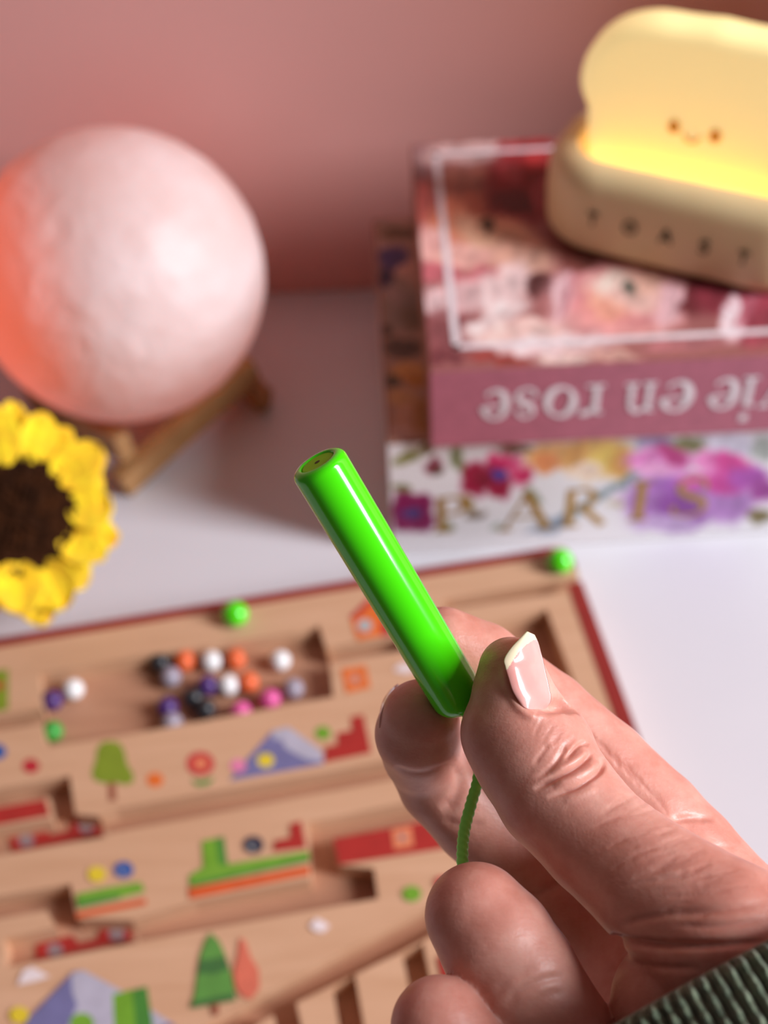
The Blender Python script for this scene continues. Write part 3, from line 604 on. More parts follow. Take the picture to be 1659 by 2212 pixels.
pr('mountain_print', Z4([(200, 2260), (250, 2160), (620, 1780), (700, 1770), (1000, 1930), (1480, 2240)]), 'lilac', label='printed lilac mountain')
pr('mountain_print', Z4([(600, 1800), (700, 1770), (1000, 1930), (1420, 2200), (1300, 2260), (560, 2260), (650, 2060), (610, 1960)]), 'snow')
pr('green_block_print', Z4([(945, 1970), (1230, 1905), (1290, 2290), (960, 2290)]), 'lime', label='printed green block'); pr('green_block_print', Z4([(1110, 1932), (1230, 1905), (1290, 2290), (1140, 2290)]), 'dgrass')
dot(43, 2194, 21, 'yellow'); dot(178, 2212, 26, 'grass')
pr('bar_print', [(945, 2070), (975, 2060), (985, 2110), (955, 2118)], 'red')
# prints on the groove floors
for (poly, ds) in (([(20, 1808), (100, 1790), (110, 1806), (150, 1796), (160, 1770), (218, 1768), (222, 1806), (28, 1842)], ((58, 1818), (187, 1786))), ([(80, 2042), (158, 2022), (170, 2040), (210, 2030), (225, 1998), (282, 1994), (288, 2032), (78, 2076)], ((120, 2054), (253, 2020)))):
    pr('bar_print', poly, 'red', FLZ, 'printed red bar in the groove')
    for d in ds: dot(d[0], d[1], 17, 'grey', 'printed_dot', None, FLZ)
# lime pegs on the rim
M['lime'] = plain('lime_plastic', (84, 232, 16), .22, coat=.5)
v0, f0 = sphere_mesh('peg', .0056, None, 24, 14, .95)
for u, v_ in ((508, 1326), (1210, 1212)):
    c = at(u, v_, HB + .0042); p_ = mk('peg', v0 + c, f0, M['lime'], board, True, loc=c); p_['label'] = 'round bright lime green peg'

# ------------------------------------------------------------------ loose beads in the tray
BR = .0044
BC = dict(black=(44, 44, 48), orange=(232, 104, 54), white=(240, 238, 238), grey=(160, 150, 164), purple=(78, 44, 112), pink=(226, 92, 158), green=(58, 158, 58))
bv0, bf0 = sphere_mesh('bead', BR, None, 22, 13)
bead_me = {}
for k_, c in BC.items():
    m = plain('bead_' + k_, c, .35); me = bpy.data.meshes.new('bead_' + k_); me.from_pydata(bv0.tolist(), [], bf0); me.polygons.foreach_set('use_smooth', [True] * len(me.polygons)); me.materials.append(m); bead_me[k_] = me
beads = [('black', 345, 1431, 'black bead touching the orange bead at the left end of the cluster'), ('orange', 398, 1429, 'orange bead beside the black bead, leftmost of the orange beads'), ('white', 456, 1428, 'white bead between two orange beads in the tray'),
         ('orange', 508, 1424, 'orange bead behind the others, between two white beads'), ('white', 605, 1427, 'white bead alone near the right end of the tray'), ('grey', 368, 1462, 'grey bead tucked in front of the leftmost orange bead'),
         ('purple', 448, 1481, 'purple bead next to the white bead in mid cluster'), ('white', 493, 1480, 'white bead between the purple and orange beads in mid cluster'), ('orange', 536, 1474, 'orange bead right of the white bead in mid cluster'),
         ('black', 417, 1507, 'black bead in front of the purple bead, back one of the touching pair'), ('black', 444, 1532, 'black bead at the front of the touching black pair'), ('grey', 633, 1488, 'grey bead rightmost of all beads in the tray'),
         ('purple', 361, 1528, 'purple bead left of the touching black pair'), ('pink', 583, 1511, 'pink bead beside the rightmost grey bead'), ('pink', 520, 1538, 'pink bead half hidden behind the front edge of the tray'),
         ('grey', 371, 1562, 'grey bead half hidden in front of the purple bead'), ('white', 158, 1489, 'white bead at the far left end of the tray'), ('purple', 113, 1513, 'purple bead in the left corner of the tray'), ('green', 113, 1580, 'green bead in the near left corner of the tray')]
for c, u, v_, lab in beads:
    o = bpy.data.objects.new('bead', bead_me[c]); COL.objects.link(o); o.location = tuple(at(u, v_, FLZ + BR + .0001)); tag(o, lab, 'bead', 'loose beads in the maze tray')

# ------------------------------------------------------------------ green magnetic wand with cord
M['wand'] = mat('glossy_lime_plastic', (72, 226, 8), .16, coat=.3, sss=.1, ssss=.004)
link(M['wand'], ramp(M['wand'], noise(M['wand'], coords(M['wand']), 60, 2), [(.3, (70, 224, 8)), (.7, (76, 228, 10))]), bsdf(M['wand']).inputs['Base Color'])
M['wandcap'] = plain('olive_magnet_cap', (142, 214, 6), .6, spec=.2)
M['hole'] = plain('dark_hole', (70, 60, 20), .8)
M['cord'] = plain('lime_cord', (140, 255, 104), .4, ns=600, sss=.3, ssss=.002)
WB = ad(1003, 1528, .2062); WT = ad(684, 996, .1885); WRd = .00445
wa = WT - WB; WL = np.linalg.norm(wa); wa /= WL
wx = np.cross(wa, CF); wx /= np.linalg.norm(wx); wy = np.cross(wa, wx)
wand = empty('magnetic_wand', WB, 'glossy lime green magnetic wand with thin cord held between finger and thumb', 'wand')
def lathe(prof, n=48):
    V = [WB + wa * z + r * (math.cos(2 * math.pi * k / n) * wx + math.sin(2 * math.pi * k / n) * wy) for r, z in prof for k in range(n)]
    m = len(prof); Fs = [(i * n + k, (i + 1) * n + k, (i + 1) * n + (k + 1) % n, i * n + (k + 1) % n) for i in range(m - 1) for k in range(n)]
    return V, Fs + [tuple(range(n)), tuple((m - 1) * n + k for k in range(n - 1, -1, -1))]
pf = [(.0009, 0.0)] + [(WRd - .0030 + .0030 * math.sin(math.radians(a)), .0030 - .0030 * math.cos(math.radians(a))) for a in range(0, 91, 10)]
pf += [(WRd, z) for z in np.linspace(.004, WL - .0018, 14)] + [(WRd - .0013 + .0013 * math.cos(math.radians(a)), WL - .0013 + .0013 * math.sin(math.radians(a))) for a in range(0, 91, 10)]
pf += [(WRd - .0015, WL - .00005), (WRd - .0017, WL - .0003), (WRd - .0017, WL - .0008)]
v, f = lathe(pf); mk('wand_body', v, f, M['wand'], wand, True)
v, f = lathe([(WRd - .0017, WL - .002), (WRd - .0017, WL - .0004), (WRd - .0019, WL - .0002), (.0002, WL - .0002)]); mk('end_cap', v, f, M['wandcap'], wand, False)['label'] = 'dull olive end cap'
v, f = lathe([(.00045, WL - .0015), (.00045, WL - .00015), (.0001, WL - .00014)], 16); mk('pin_hole', v, f, M['hole'], wand)
cp = [ad(*q) for q in ((1003, 1526, .2055), (1016, 1560, .2062), (1032, 1620, .2070), (1033, 1680, .2062), (1018, 1735, .2045), (1003, 1795, .2020), (999, 1850, .1990), (1004, 1900, .1965), (1035, 1960, .1965), (1100, 2040, .2000), (1180, 2110, .2040))]
cs_ = spline(cp, 220); v, f = tube(cs_, [.00092] * 220, 14, lambda a, s: 1 + .16 * abs(math.sin(a + s * 2600)) - .08); mk('cord', v, f, M['cord'], wand, True)['label'] = 'twisted lime green cord'

# ------------------------------------------------------------------ the hand (one continuous skin surface)
def c3(u, v, D): return np.array([(u - IMW / 2) / FPX * D, -(v - IMH / 2) / FPX * D, D])     # camera axes, mm
HS = 0.42
LO = np.array([-2., -112., 145.]); HI = np.array([104., -12., 242.])
NN = np.ceil((HI - LO) / HS).astype(int)
def rcone(P, a, b, r1, r2):
    ba = b - a; l2 = ba @ ba; rr = r1 - r2; a2 = l2 - rr * rr; il2 = 1 / l2
    pa = P - a.astype(np.float32); y = pa @ ba.astype(np.float32); z = y - l2
    q = pa * np.float32(l2) - y[..., None] * ba.astype(np.float32); x2 = (q * q).sum(-1); y2 = y * y * l2; z2 = z * z * l2
    k = np.sign(rr) * rr * rr * x2
    o = (np.sqrt(np.maximum(x2 * a2 * il2, 0)) + y * rr) * il2 - r1
    m2 = np.sign(y) * a2 * y2 < k; o = np.where(m2, np.sqrt(x2 + y2) * il2 - r1, o)
    m1 = np.sign(z) * a2 * z2 > k; return np.where(m1, np.sqrt(x2 + z2) * il2 - r2, o).astype(np.float32)
def smin(a, b, k):
    h = np.maximum(k - np.abs(a - b), 0) / k; return np.minimum(a, b) - h * h * k * .25
gx, gy, gz = [np.arange(NN[i], dtype=np.float32) * HS + LO[i] for i in range(3)]
BIG = np.float32(12)
def chain(pts, k, grid=None, rmul=1.0):
    """smooth chain of tapered segments; pts are (u, v, depth mm, radius in pixels)"""
    G = np.full(NN, BIG, np.float32) if grid is None else grid
    Q = [(c3(u, v, D), r * D / FPX * rmul) for u, v, D, r in pts]
    for (a, r1), (b, r2) in zip(Q[:-1], Q[1:]):
        rm = max(r1, r2) + 9
        lo = np.clip(np.floor((np.minimum(a, b) - rm - LO) / HS).astype(int), 0, NN); hi = np.clip(np.ceil((np.maximum(a, b) + rm - LO) / HS).astype(int), 0, NN)
        if (hi <= lo).any(): continue
        sl = tuple(slice(l, h) for l, h in zip(lo, hi))
        P = np.stack(np.meshgrid(gx[sl[0]], gy[sl[1]], gz[sl[2]], indexing='ij'), -1)
        d = np.minimum(rcone(P, a, b, r1, r2), BIG); G[sl] = smin(G[sl], d, k)
    return G
def dots(pts, k, grid): 
    for u, v, D, r in pts: chain([(u, v, D, r), (u + 1, v + 1, D + .05, r * .999)], k, grid)
    return grid
# thumb
KC = .7
T = chain([(1104, 1446, 197.5, 71), (1108, 1500, 197.5, 87), (1122, 1570, 197.5, 112), (1155, 1640, 196.5, 128), (1200, 1712, 194.0, 129), (1290, 1812, 189, 124), (1408, 1910, 182.5, 138), (1570, 2032, 175, 172), (1800, 2180, 173, 215)], KC)
dots([(1078, 1590, 198, 78), (1190, 1600, 198, 76)], 3.0, T)
# thenar pad below the crease
Th = chain([(1470, 2172, 180, 150), (1540, 2260, 180, 190), (1720, 2330, 182, 240)], KC)
T = smin(T, Th, .8); del Th
# index, behind the wand and the thumb
I = chain([(958, 1392, 216.5, 82), (1040, 1432, 218.0, 88), (1180, 1545, 218.5, 96), (1300, 1655, 216.0, 103), (1410, 1770, 213, 112), (1480, 1848, 211, 116), (1580, 1965, 208, 122), (1740, 2120, 206, 150)], KC)
# middle, its pad turned to the camera
Mi = chain([(908, 1552, 211.0, 85), (904, 1585, 213.5, 93), (915, 1625, 219, 90)], KC)
M2 = chain([(915, 1625, 221, 88), (955, 1690, 225, 94), (1030, 1765, 226, 99), (1120, 1855, 225, 99), (1240, 1960, 222, 103), (1380, 2080, 219, 118)], KC)
Mi = smin(Mi, M2, .8)
# ring and little finger, curled nearer the camera
Rg = chain([(1030, 1978, 185, 113), (1075, 2040, 183.5, 126), (1122, 2108, 182, 127), (1200, 2235, 181, 126), (1290, 2400, 183, 132)], KC)
Pk = chain([(950, 2218, 176, 107), (1010, 2300, 175, 113), (1120, 2430, 175, 124)], KC)
# palm that ties the fingers together behind the cavity
Pm = chain([(1380, 2080, 219, 118), (1500, 2150, 212, 190), (1700, 2300, 198, 270)], 8.0)
chain([(1330, 2180, 214, 120), (1500, 2300, 208, 220), (1700, 2300, 198, 270)], 8.0, Pm)
chain([(1290, 2400, 183, 132), (1480, 2440, 192, 200), (1700, 2300, 198, 270)], 8.0, Pm)
chain([(1120, 2430, 175, 124), (1330, 2520, 186, 200)], 8.0, Pm)
# web of skin between thumb and index finger
Wb = chain([(1450, 1905, 186, 100), (1478, 1885, 212, 92)], KC); chain([(1400, 1860, 190, 88), (1420, 1835, 212, 84)], KC, Wb); chain([(1560, 2010, 180, 150), (1590, 1995, 208, 118)], KC, Wb); chain([(1700, 2110, 178, 180), (1730, 2130, 205, 160)], KC, Wb)
T = smin(T, Wb, 1.0); del Wb
S = smin(T, I, .4); S = smin(S, Mi, .4); S = smin(S, Rg, .4); S = smin(S, Pk, .4); S = smin(S, Pm, 3.0)
del T, I, Mi, M2, Rg, Pk, Pm
# flesh pressed by the wand
wc = lambda P: np.array([(P - CC) @ CR, (P - CC) @ CU, (P - CC) @ CF]) * 1000
wb_, wt_ = wc(WB + wa * .0040), wc(WT - wa * .004)
hi_ = np.clip(np.ceil((np.array([40, -15, 216]) - LO) / HS).astype(int), 0, NN); lo_ = np.clip(np.floor((np.array([-2, -45, 185]) - LO) / HS).astype(int), 0, NN)
sl = tuple(slice(a, b) for a, b in zip(lo_, hi_))
P = np.stack(np.meshgrid(gx[sl[0]], gy[sl[1]], gz[sl[2]], indexing='ij'), -1)
S[sl] = np.maximum(S[sl], -(rcone(P, wb_, wt_, 4.5, 4.49)))
del P
def sdf(p):
    q = (np.asarray(p) - LO) / HS; i0 = np.clip(np.floor(q).astype(int), 0, NN - 2); f_ = q - i0; o = 0
    for a in (0, 1):
        for b in (0, 1):
            for c in (0, 1):
                w_ = (f_[..., 0] if a else 1 - f_[..., 0]) * (f_[..., 1] if b else 1 - f_[..., 1]) * (f_[..., 2] if c else 1 - f_[..., 2])
                o = o + w_ * S[i0[..., 0] + a, i0[..., 1] + b, i0[..., 2] + c]
    return o
def surf_D(u, v, d0=165., d1=236.):
    """depth of the first skin surface along the pixel's ray (nan if none)"""
    Ds = np.arange(d0, d1, .15); p = np.stack([(u - IMW / 2) / FPX * Ds, -(v - IMH / 2) / FPX * Ds, Ds], -1)
    m = sdf(p) < 0; return Ds[np.argmax(m)] if m.any() else np.nan
# bed of the thumb nail
rows = np.array([(1126, 1524, 1176, 1534), (1108, 1494, 1190, 1514), (1098, 1464, 1186, 1482), (1091, 1440, 1179, 1452), (1089, 1424, 1174, 1428), (1102, 1402, 1168, 1406), (1120, 1382, 1163, 1388), (1138, 1363, 1155, 1371)], float)
def nail_D(s, t):
    s_ = np.clip(s, 0, 1.4); return 189.55 + 3.0 * t + 4.4 * s_ ** 1.6 - 2.4 * s_ * np.clip(1 - s_, 0, 1) + .5 * np.clip(1 - t * 5, 0, 1) ** 2
lo_ = np.floor((np.array([17, -33, 184]) - LO) / HS).astype(int); hi_ = np.ceil((np.array([31, -17, 203]) - LO) / HS).astype(int)
sl = tuple(slice(a, b) for a, b in zip(lo_, hi_)); Xc, Yc, Zc = np.meshgrid(gx[sl[0]], gy[sl[1]], gz[sl[2]], indexing='ij')
uc = Xc / Zc * FPX + IMW / 2; vc = -Yc / Zc * FPX + IMH / 2; vm = rows[:, [1, 3]].mean(1)[::-1]
tc_ = np.interp(vc, vm, np.linspace(1, 0, len(vm))); Lc = np.interp(vc, vm, rows[::-1, 0]); Rc = np.interp(vc, vm, rows[::-1, 2]); sc_ = (uc - Lc) / (Rc - Lc)
inn = np.clip((sc_ + .02) / .06, 0, 1) * np.clip((1540 - vc) / 8, 0, 1)
carve = (nail_D(sc_, tc_) + .30) - Zc
S[sl] = np.where(inn > 0, np.maximum(S[sl], carve - (1 - inn) * 1.2), S[sl])
def surface_nets(d):
    s = d < 0
    c = [s[i:s.shape[0] - 1 + i, j:s.shape[1] - 1 + j, k:s.shape[2] - 1 + k] for i in (0, 1) for j in (0, 1) for k in (0, 1)]
    anyc = np.zeros_like(c[0]); allc = np.ones_like(c[0])
    for q in c: anyc |= q; allc &= q
    act = np.argwhere(anyc & ~allc); idx = np.full(anyc.shape, -1, np.int64); idx[tuple(act.T)] = np.arange(len(act))
    acc = np.zeros((len(act), 3)); cnt = np.zeros(len(act))
    off = [(i, j, k) for i in (0, 1) for j in (0, 1) for k in (0, 1)]
    val = {o: d[act[:, 0] + o[0], act[:, 1] + o[1], act[:, 2] + o[2]] for o in off}
    for o in off:
        for ax in range(3):
            if o[ax] == 0:
                o2 = list(o); o2[ax] = 1; o2 = tuple(o2); a, b = val[o], val[o2]; m = (a < 0) != (b < 0)
                t = np.where(m, a / np.where(np.abs(a - b) < 1e-9, 1, a - b), 0)
                p = np.tile(np.array(o, float), (len(act), 1)); p[:, ax] = t; acc += p * m[:, None]; cnt += m
    V = act + acc / cnt[:, None]
    Fs = []
    for ax in range(3):
        o1 = [0, 0, 0]; o1[ax] = 1
        a = s[:s.shape[0] - o1[0], :s.shape[1] - o1[1], :s.shape[2] - o1[2]]; b = s[o1[0]:, o1[1]:, o1[2]:]
        e = np.argwhere(a != b); p1, p2 = [(1, 2), (2, 0), (0, 1)][ax]
        sh = idx.shape; ok = (e[:, p1] > 0) & (e[:, p2] > 0) & (e[:, p1] < sh[p1]) & (e[:, p2] < sh[p2]) & (e[:, ax] < sh[ax]); e = e[ok]
        fl = a[tuple(e.T)]
        def g(d1, d2):
            q = e.copy(); q[:, p1] += d1; q[:, p2] += d2; return idx[tuple(q.T)]
        quad = np.c_[g(-1, -1), g(0, -1), g(0, 0), g(-1, 0)]
        quad[fl] = quad[fl][:, ::-1]; Fs.append(quad)
    return V, np.concatenate(Fs)
# close the volume at the edge of the grid (inside the sleeve or out of sight)
for ax in range(3):
    sl = [slice(None)] * 3; sl[ax] = 0; S[tuple(sl)] = np.maximum(S[tuple(sl)], .2); sl[ax] = -1; S[tuple(sl)] = np.maximum(S[tuple(sl)], .2)
V, Q = surface_nets(S)
V = V * HS + LO
def relax(V, Q, n, lam=.5):
    E_ = np.concatenate([Q[:, [0, 1]], Q[:, [1, 2]], Q[:, [2, 3]], Q[:, [3, 0]]]); N_ = len(V)
    cn = (np.bincount(E_[:, 0], minlength=N_) + np.bincount(E_[:, 1], minlength=N_))[:, None]
    for it in range(n):
        A = np.stack([np.bincount(E_[:, 0], V[E_[:, 1], c], N_) + np.bincount(E_[:, 1], V[E_[:, 0], c], N_) for c in range(3)], -1); V = V * (1 - lam) + lam * A / cn
    return V
def subdivide(V, Q):
    E = np.sort(np.concatenate([Q[:, [0, 1]], Q[:, [1, 2]], Q[:, [2, 3]], Q[:, [3, 0]]]), 1); key = E[:, 0] * len(V) + E[:, 1]
    uq, inv = np.unique(key, return_inverse=True); em = (V[uq // len(V)] + V[uq % len(V)]) / 2
    n = len(Q); fm = V[Q].mean(1); b = len(V); c = b + len(em)
    e = [b + inv[k * n:(k + 1) * n] for k in range(4)]; fc = c + np.arange(n)
    Q2 = np.concatenate([np.c_[Q[:, 0], e[0], fc, e[3]], np.c_[e[0], Q[:, 1], e[1], fc], np.c_[fc, e[1], Q[:, 2], e[2]], np.c_[e[3], fc, e[2], Q[:, 3]]])
    return np.concatenate([V, em, fm]), Q2
keep = (Q.min(1) >= 0); Q = Q[keep]
V = relax(V, Q, 5)
V, Q = subdivide(V, Q)
V = relax(V, Q, 3)
nv = np.zeros_like(V); fn_ = np.cross(V[Q[:, 2]] - V[Q[:, 0]], V[Q[:, 3]] - V[Q[:, 1]])
for c in range(3): nv[:, c] = sum(np.bincount(Q[:, k], fn_[:, c], len(V)) for k in range(4))
nv /= np.linalg.norm(nv, axis=1)[:, None] + 1e-12
smp = sdf(V + nv * .5) - sdf(V - nv * .5)
if np.median(smp) < 0: nv = -nv
# creases: grooves (positive) and folds (negative) along skin lines, pushed along the normal
xn, yn, zn = V.T; un = xn / zn * FPX + IMW / 2; vn_ = -yn / zn * FPX + IMH / 2
disp = np.zeros(len(un), np.float32)
def crease(pts, amp, wid, dmin=0, dmax=999):
    P = spline(pts, max(8, 6 * len(pts))); d2 = np.full(len(un), 1e9, np.float32); tt = np.zeros(len(un), np.float32)
    sel = (un > P[:, 0].min() - 40) & (un < P[:, 0].max() + 40) & (vn_ > P[:, 1].min() - 40) & (vn_ < P[:, 1].max() + 40) & (zn > dmin) & (zn < dmax)
    us, vs_ = un[sel], vn_[sel]; dd = np.full(len(us), 1e9, np.float32); t_ = np.zeros(len(us), np.float32)
    for i in range(len(P) - 1):
        a, b = P[i], P[i + 1]; ab = b - a; L2 = ab @ ab + 1e-6; h = np.clip(((us - a[0]) * ab[0] + (vs_ - a[1]) * ab[1]) / L2, 0, 1)
        q = (us - a[0] - h * ab[0]) ** 2 + (vs_ - a[1] - h * ab[1]) ** 2; m = q < dd; dd = np.where(m, q, dd); t_ = np.where(m, (i + h) / (len(P) - 1), t_)
    disp[sel] += amp * np.exp(-dd / (wid * wid)) * np.clip(np.minimum(t_, 1 - t_) * 5, 0, 1)
ZT_ = lambda pts: [(1080 + x / 4.1475, 1480 + y / 4.1475) for x, y in pts]
TD = 203.5
for pts, amp, wid in (([(300, 935), (400, 885), (540, 815), (680, 738), (780, 660), (822, 600)], .75, 5.5), ([(420, 1010), (560, 960), (700, 905), (810, 835), (890, 775), (925, 715), (910, 640)], .75, 5.5), ([(310, 840), (420, 770), (500, 690), (560, 600), (600, 510)], .34, 6),
                      ([(580, 670), (640, 610), (690, 555), (745, 522), (800, 545)], .45, 4.5), ([(300, 720), (370, 620), (440, 520)], .16, 6),
                      ([(460, 790), (600, 720), (720, 640), (770, 580)], -.35, 9), ([(470, 900), (620, 850), (780, 770), (870, 680)], -.45, 10), ([(560, 1030), (720, 980), (880, 910)], -.15, 8)):
    crease(ZT_(pts), amp, wid, 0, TD)
rg = np.random.RandomState(8)
for k in range(60):                                   # fine cross lines over the thumb's first phalanx and web
    t = rg.rand(); q = rg.uniform(-1, 1); cx, cy = 1300 + 290 * t + 60 * q * .7, 1760 + 225 * t - 60 * q * .7
    ln = rg.uniform(25, 60); a = math.radians(-26 + 22 * t + rg.uniform(-9, 9))
    crease([(cx - ln * math.cos(a), cy - ln * math.sin(a)), (cx, cy + rg.uniform(-4, 4)), (cx + ln * math.cos(a), cy + ln * math.sin(a))], rg.uniform(.03, .09), rg.uniform(4, 6), 0, 203)
for pts, amp, wid in (([(1082, 1432), (1090, 1462), (1101, 1496), (1120, 1528), (1150, 1547), (1182, 1542)], -.38, 9),):
    crease(pts, amp, wid, 0, TD)
for k in range(16):                                   # and between the nail and the joint
    t = rg.rand(); cx, cy = 1150 + 80 * t + rg.uniform(-20, 20), 1560 + 50 * t + rg.uniform(-10, 25); ln = rg.uniform(12, 30); a = math.radians(-58 + rg.uniform(-12, 12))
    crease([(cx - ln * math.cos(a), cy - ln * math.sin(a)), (cx, cy + rg.uniform(-3, 3)), (cx + ln * math.cos(a), cy + ln * math.sin(a))], rg.uniform(.03, .07), 4.5, 0, 203)
for pts, amp, wid in (([(1318, 2018), (1345, 2034), (1400, 2040), (1500, 2042), (1660, 2034)], 1.3, 9), ([(1330, 2075), (1420, 2090), (1520, 2092)], .3, 9), ([(1330, 2000), (1440, 1975), (1560, 1965), (1659, 1950)], .35, 9), ([(1450, 2000), (1560, 2000), (1659, 1985)], .25, 8)):
    crease(pts, amp, wid, 0, 205)
for pts, amp, wid in (([(850, 1655), (880, 1670), (915, 1672), (955, 1660), (988, 1640)], .5, 7), ([(985, 1650), (995, 1690), (980, 1730), (950, 1750)], .8, 13), ([(955, 1770), (1000, 1785), (1050, 1775)], .3, 10), ([(1130, 1935), (1165, 1930), (1200, 1912), (1235, 1885)], .8, 15)):
    crease(pts, amp, wid, 205, 999)
for pts, amp, wid in (([(1095, 2180), (1112, 2150), (1150, 2128), (1185, 2114), (1230, 2108)], .30, 11), ([(1070, 2150), (1100, 2115), (1160, 2085)], .13, 12), ([(1140, 2190), (1175, 2155), (1220, 2140)], .16, 11), ([(1060, 2185), (1085, 2155), (1130, 2115)], -.15, 20)):
    crease(pts, amp, wid, 0, 184)
for pts, amp, wid in (([(1425, 1784), (1460, 1772), (1500, 1766), (1545, 1770)], .42, 8), ([(1520, 1838), (1560, 1828), (1595, 1832)], .1, 8)):
    crease(pts, amp, wid, 200, 999)
for k in range(14):
    t = k / 13.; cx, cy = 1270 + 160 * t, 1585 + 150 * t; a = math.radians(60 + rg.uniform(-8, 8)); ln = rg.uniform(20, 40)
    crease([(cx - ln * math.cos(a), cy - ln * math.sin(a)), (cx, cy), (cx + ln * math.cos(a), cy + ln * math.sin(a))], rg.uniform(.05, .1), 4, 203, 999)
V = V - nv * disp[:, None]
VW = CC + (V[:, :1] * CR + V[:, 1:2] * CU + V[:, 2:] * CF) / 1000
p0, p1_, p2_ = VW[Q[:, 0]], VW[Q[:, 1]], VW[Q[:, 2]]
if (np.einsum('ij,ij->i', p0, np.cross(p1_, p2_))).sum() + (np.einsum('ij,ij->i', p0, np.cross(p2_, VW[Q[:, 3]]))).sum() < 0: Q = Q[:, ::-1]

M['skin'] = mat('skin', (214, 150, 128), .42, sss=.35, ssss=.0035, sssr=(1.0, .32, .18), spec=.45)
m = M['skin']; sv = coords(m)
n1_ = noise(m, sv, 90, 5, .6); n2_ = noise(m, sv, 420, 4, .6)
colr = ramp(m, math_n(m, 'ADD', math_n(m, 'MULTIPLY', n1_, .75), math_n(m, 'MULTIPLY', n2_, .25)), [(.34, (200, 132, 115)), (.5, (212, 150, 134)), (.68, (222, 168, 152))])
link(m, colr, bsdf(m).inputs['Base Color'])
vo = node(m, 'ShaderNodeTexVoronoi'); vo.feature = 'DISTANCE_TO_EDGE'; vo.inputs['Scale'].default_value = 1500; link(m, sv, vo.inputs['Vector'])
mp2 = coords(m, (1, 1, 1)); st_ = noise(m, coords(m, (420, 1500, 1500), (0, .5, .9)), 1.0, 4, .6, .4)
bb = bump(m, st_, .28, .00022); bb = bump(m, vo.outputs['Distance'], .22, .00012, bb); bb = bump(m, noise(m, sv, 700, 4, .6), .22, .0003, bb)
link(m, bb, bsdf(m).inputs['Normal'])
person = empty('person', ad(1400, 2150, .205), "hand in a green knit sleeve pinching the lime wand's end", 'person')
hand = mk('hand', VW, Q, M['skin'], person, True)

# thumb nail: curved plate with a pale free edge
M['nail'] = mat('nail_plate', (232, 170, 160), .18, coat=.7, sss=.3, ssss=.001); link(M['nail'], ramp(M['nail'], noise(M['nail'], coords(M['nail']), 120, 3), [(.3, (228, 160, 152)), (.7, (238, 182, 174))]), bsdf(M['nail']).inputs['Base Color'])
M['nailtip'] = plain('nail_free_edge', (240, 226, 190), .25, coat=.5)
rows_f = spline(rows, 90); ns = 41; nj = len(rows_f); NV = []; NP_ = []
for layer in (0, .45):
    for j in range(nj):
        L = rows_f[j]; t = j / (nj - 1.)
        for i in range(ns):
            s_ = i / (ns - 1.); u = L[0] + (L[2] - L[0]) * s_; v = L[1] + (L[3] - L[1]) * s_ + 7 * math.sin(math.pi * s_) * max(0, 1 - j / 10.)
            NV.append(ad(u, v, (float(nail_D(s_, t)) + layer) / 1000)); NP_.append((u, v))
NP_ = np.array(NP_); B = nj * ns; sets = {0: [], 1: []}
def side(q):                                           # left of / above the smile line of the nail
    u, v = NP_[list(q)].mean(0); line = np.interp(u, [1080, 1096, 1117, 1135, 1152, 1200], [1462, 1446, 1413, 1394, 1383, 1372]); return 1 if v < line else 0
for j in range(nj - 1):
    for i in range(ns - 1):
        a = j * ns + i; q = (a, a + 1, a + ns + 1, a + ns); k = side(q); sets[k].append(q); sets[k].append((a + B, a + B + ns, a + B + ns + 1, a + B + 1))
    for i in (0, ns - 1):
        a = j * ns + i; q = (a, a + ns, a + ns + B, a + B); sets[side(q)].append(q)
for i in range(ns - 1):
    for j in (0, nj - 1):
        a = j * ns + i; q = (a, a + B, a + 1 + B, a + 1); sets[side(q)].append(q)
for k, nm_, mt, lb in ((0, 'thumbnail', M['nail'], 'glossy pink thumbnail'), (1, 'thumbnail_free_edge', M['nailtip'], 'pale free edge of the thumbnail')):
    us = sorted({i for q in sets[k] for i in q}); mp_ = {a: b for b, a in enumerate(us)}
    mk(nm_, [NV[i] for i in us], [tuple(mp_[i] for i in q) for q in sets[k]], mt, hand, True)['label'] = lb
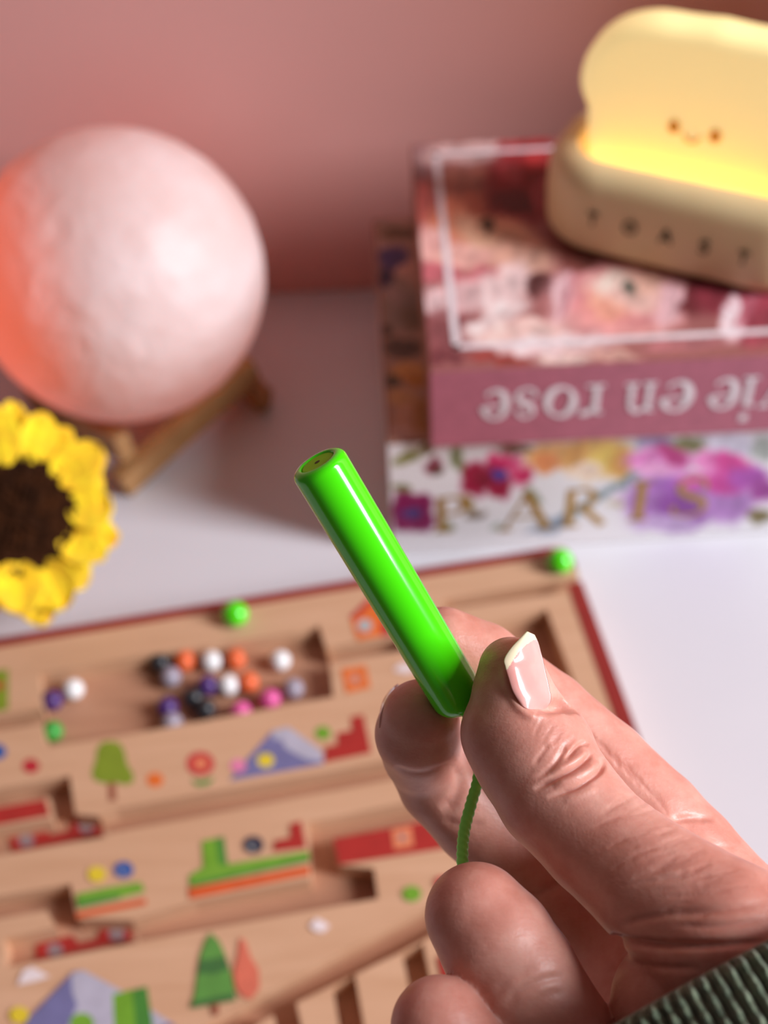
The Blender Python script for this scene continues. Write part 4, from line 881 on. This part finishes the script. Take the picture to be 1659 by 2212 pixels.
# middle finger nail, seen edge-on
V = []; cN = c3(907, 1560, 213.)
for j in range(10):
    for i in range(9):
        a = math.radians(150 + 70 * i / 8.); t = j / 9.
        r = 7.25; x = cN[0] + r * math.cos(math.radians(158 + 34 * t)) * 1.0; y = cN[1] + r * math.sin(math.radians(112 + 92 * t))
        th = math.radians(122 + 62 * t); bx = cN + np.array([6.95 * math.cos(th), 6.95 * math.sin(th), 0]); dz = (i - 4) * 1.05
        q = bx + np.array([-.10, .02, 0]) * (16 - dz * dz) * .04 + np.array([0, 0, 1.2 + dz])
        V.append(CC + (q[0] * CR + q[1] * CU + q[2] * CF) / 1000)
Fs = [(j * 9 + i, j * 9 + i + 1, (j + 1) * 9 + i + 1, (j + 1) * 9 + i) for j in range(9) for i in range(8)]
nl = mk('fingernail', V, Fs, M['nail'], hand, True); so = nl.modifiers.new('thick', 'SOLIDIFY'); so.thickness = .0004; nl['label'] = 'fingernail of the middle finger seen edge-on'

# ------------------------------------------------------------------ ribbed knit sleeve
M['knit'] = mat('green_knit', (92, 108, 84), .95, sheen=.4)
m = M['knit']; kv = coords(m); 
link(m, ramp(m, noise(m, kv, 800, 4, .7), [(.3, (62, 76, 58)), (.55, (108, 124, 98)), (.78, (160, 172, 142))]), bsdf(m).inputs['Base Color'])
link(m, bump(m, noise(m, kv, 1600, 4, .7), .7, .0006), bsdf(m).inputs['Normal'])
ax = np.array([.47, -.88, -.52]); ax /= np.linalg.norm(ax)
fw = np.array([0, 0, -1.0]); fw = fw - ax * (fw @ ax); fw /= np.linalg.norm(fw); cu = c3(1560, 2098, 156.0) - 28.0 * fw
e1 = np.cross(ax, [0, 0, 1.0]); e1 /= np.linalg.norm(e1); e2 = np.cross(ax, e1)
V = []; NA, NR = 1040, 130; rib = 104
prof = [(-.6, 24.5), (-.9, 26.0), (-.5, 27.2)] + [(t, 27.8 + 1.0 * min(t / 12, 1)) for t in list(np.linspace(0.2, 46, NR)) + list(np.linspace(47, 140, 60))]
for z, r in prof:
    for k in range(NA):
        a = 2 * math.pi * k / NA; w_ = abs(math.sin(rib * a / 2)); st_ = abs(math.sin(math.pi * (z / 1.55 + .35 * abs(math.cos(rib * a / 2)))))
        rr = r + (1.5 * (w_ ** .9) - .9 + .38 * st_ * w_ + .25 * math.sin(7.3 * a + .3 * z) + .16 * math.sin(31 * a + 2.1 * z) if z >= -.55 else 0)
        el = 1.0
        q = cu + ax * z + rr * (math.cos(a) * e1 * 1.08 + math.sin(a) * e2 * .98)
        V.append(CC + (q[0] * CR + q[1] * CU + q[2] * CF) / 1000)
npf = len(prof); Fs = [(j * NA + k, (j + 1) * NA + k, (j + 1) * NA + (k + 1) % NA, j * NA + (k + 1) % NA) for j in range(npf - 1) for k in range(NA)]
slv = mk('sleeve', V, Fs, M['knit'], person, True); slv['label'] = 'dark green ribbed knit sleeve cuff'
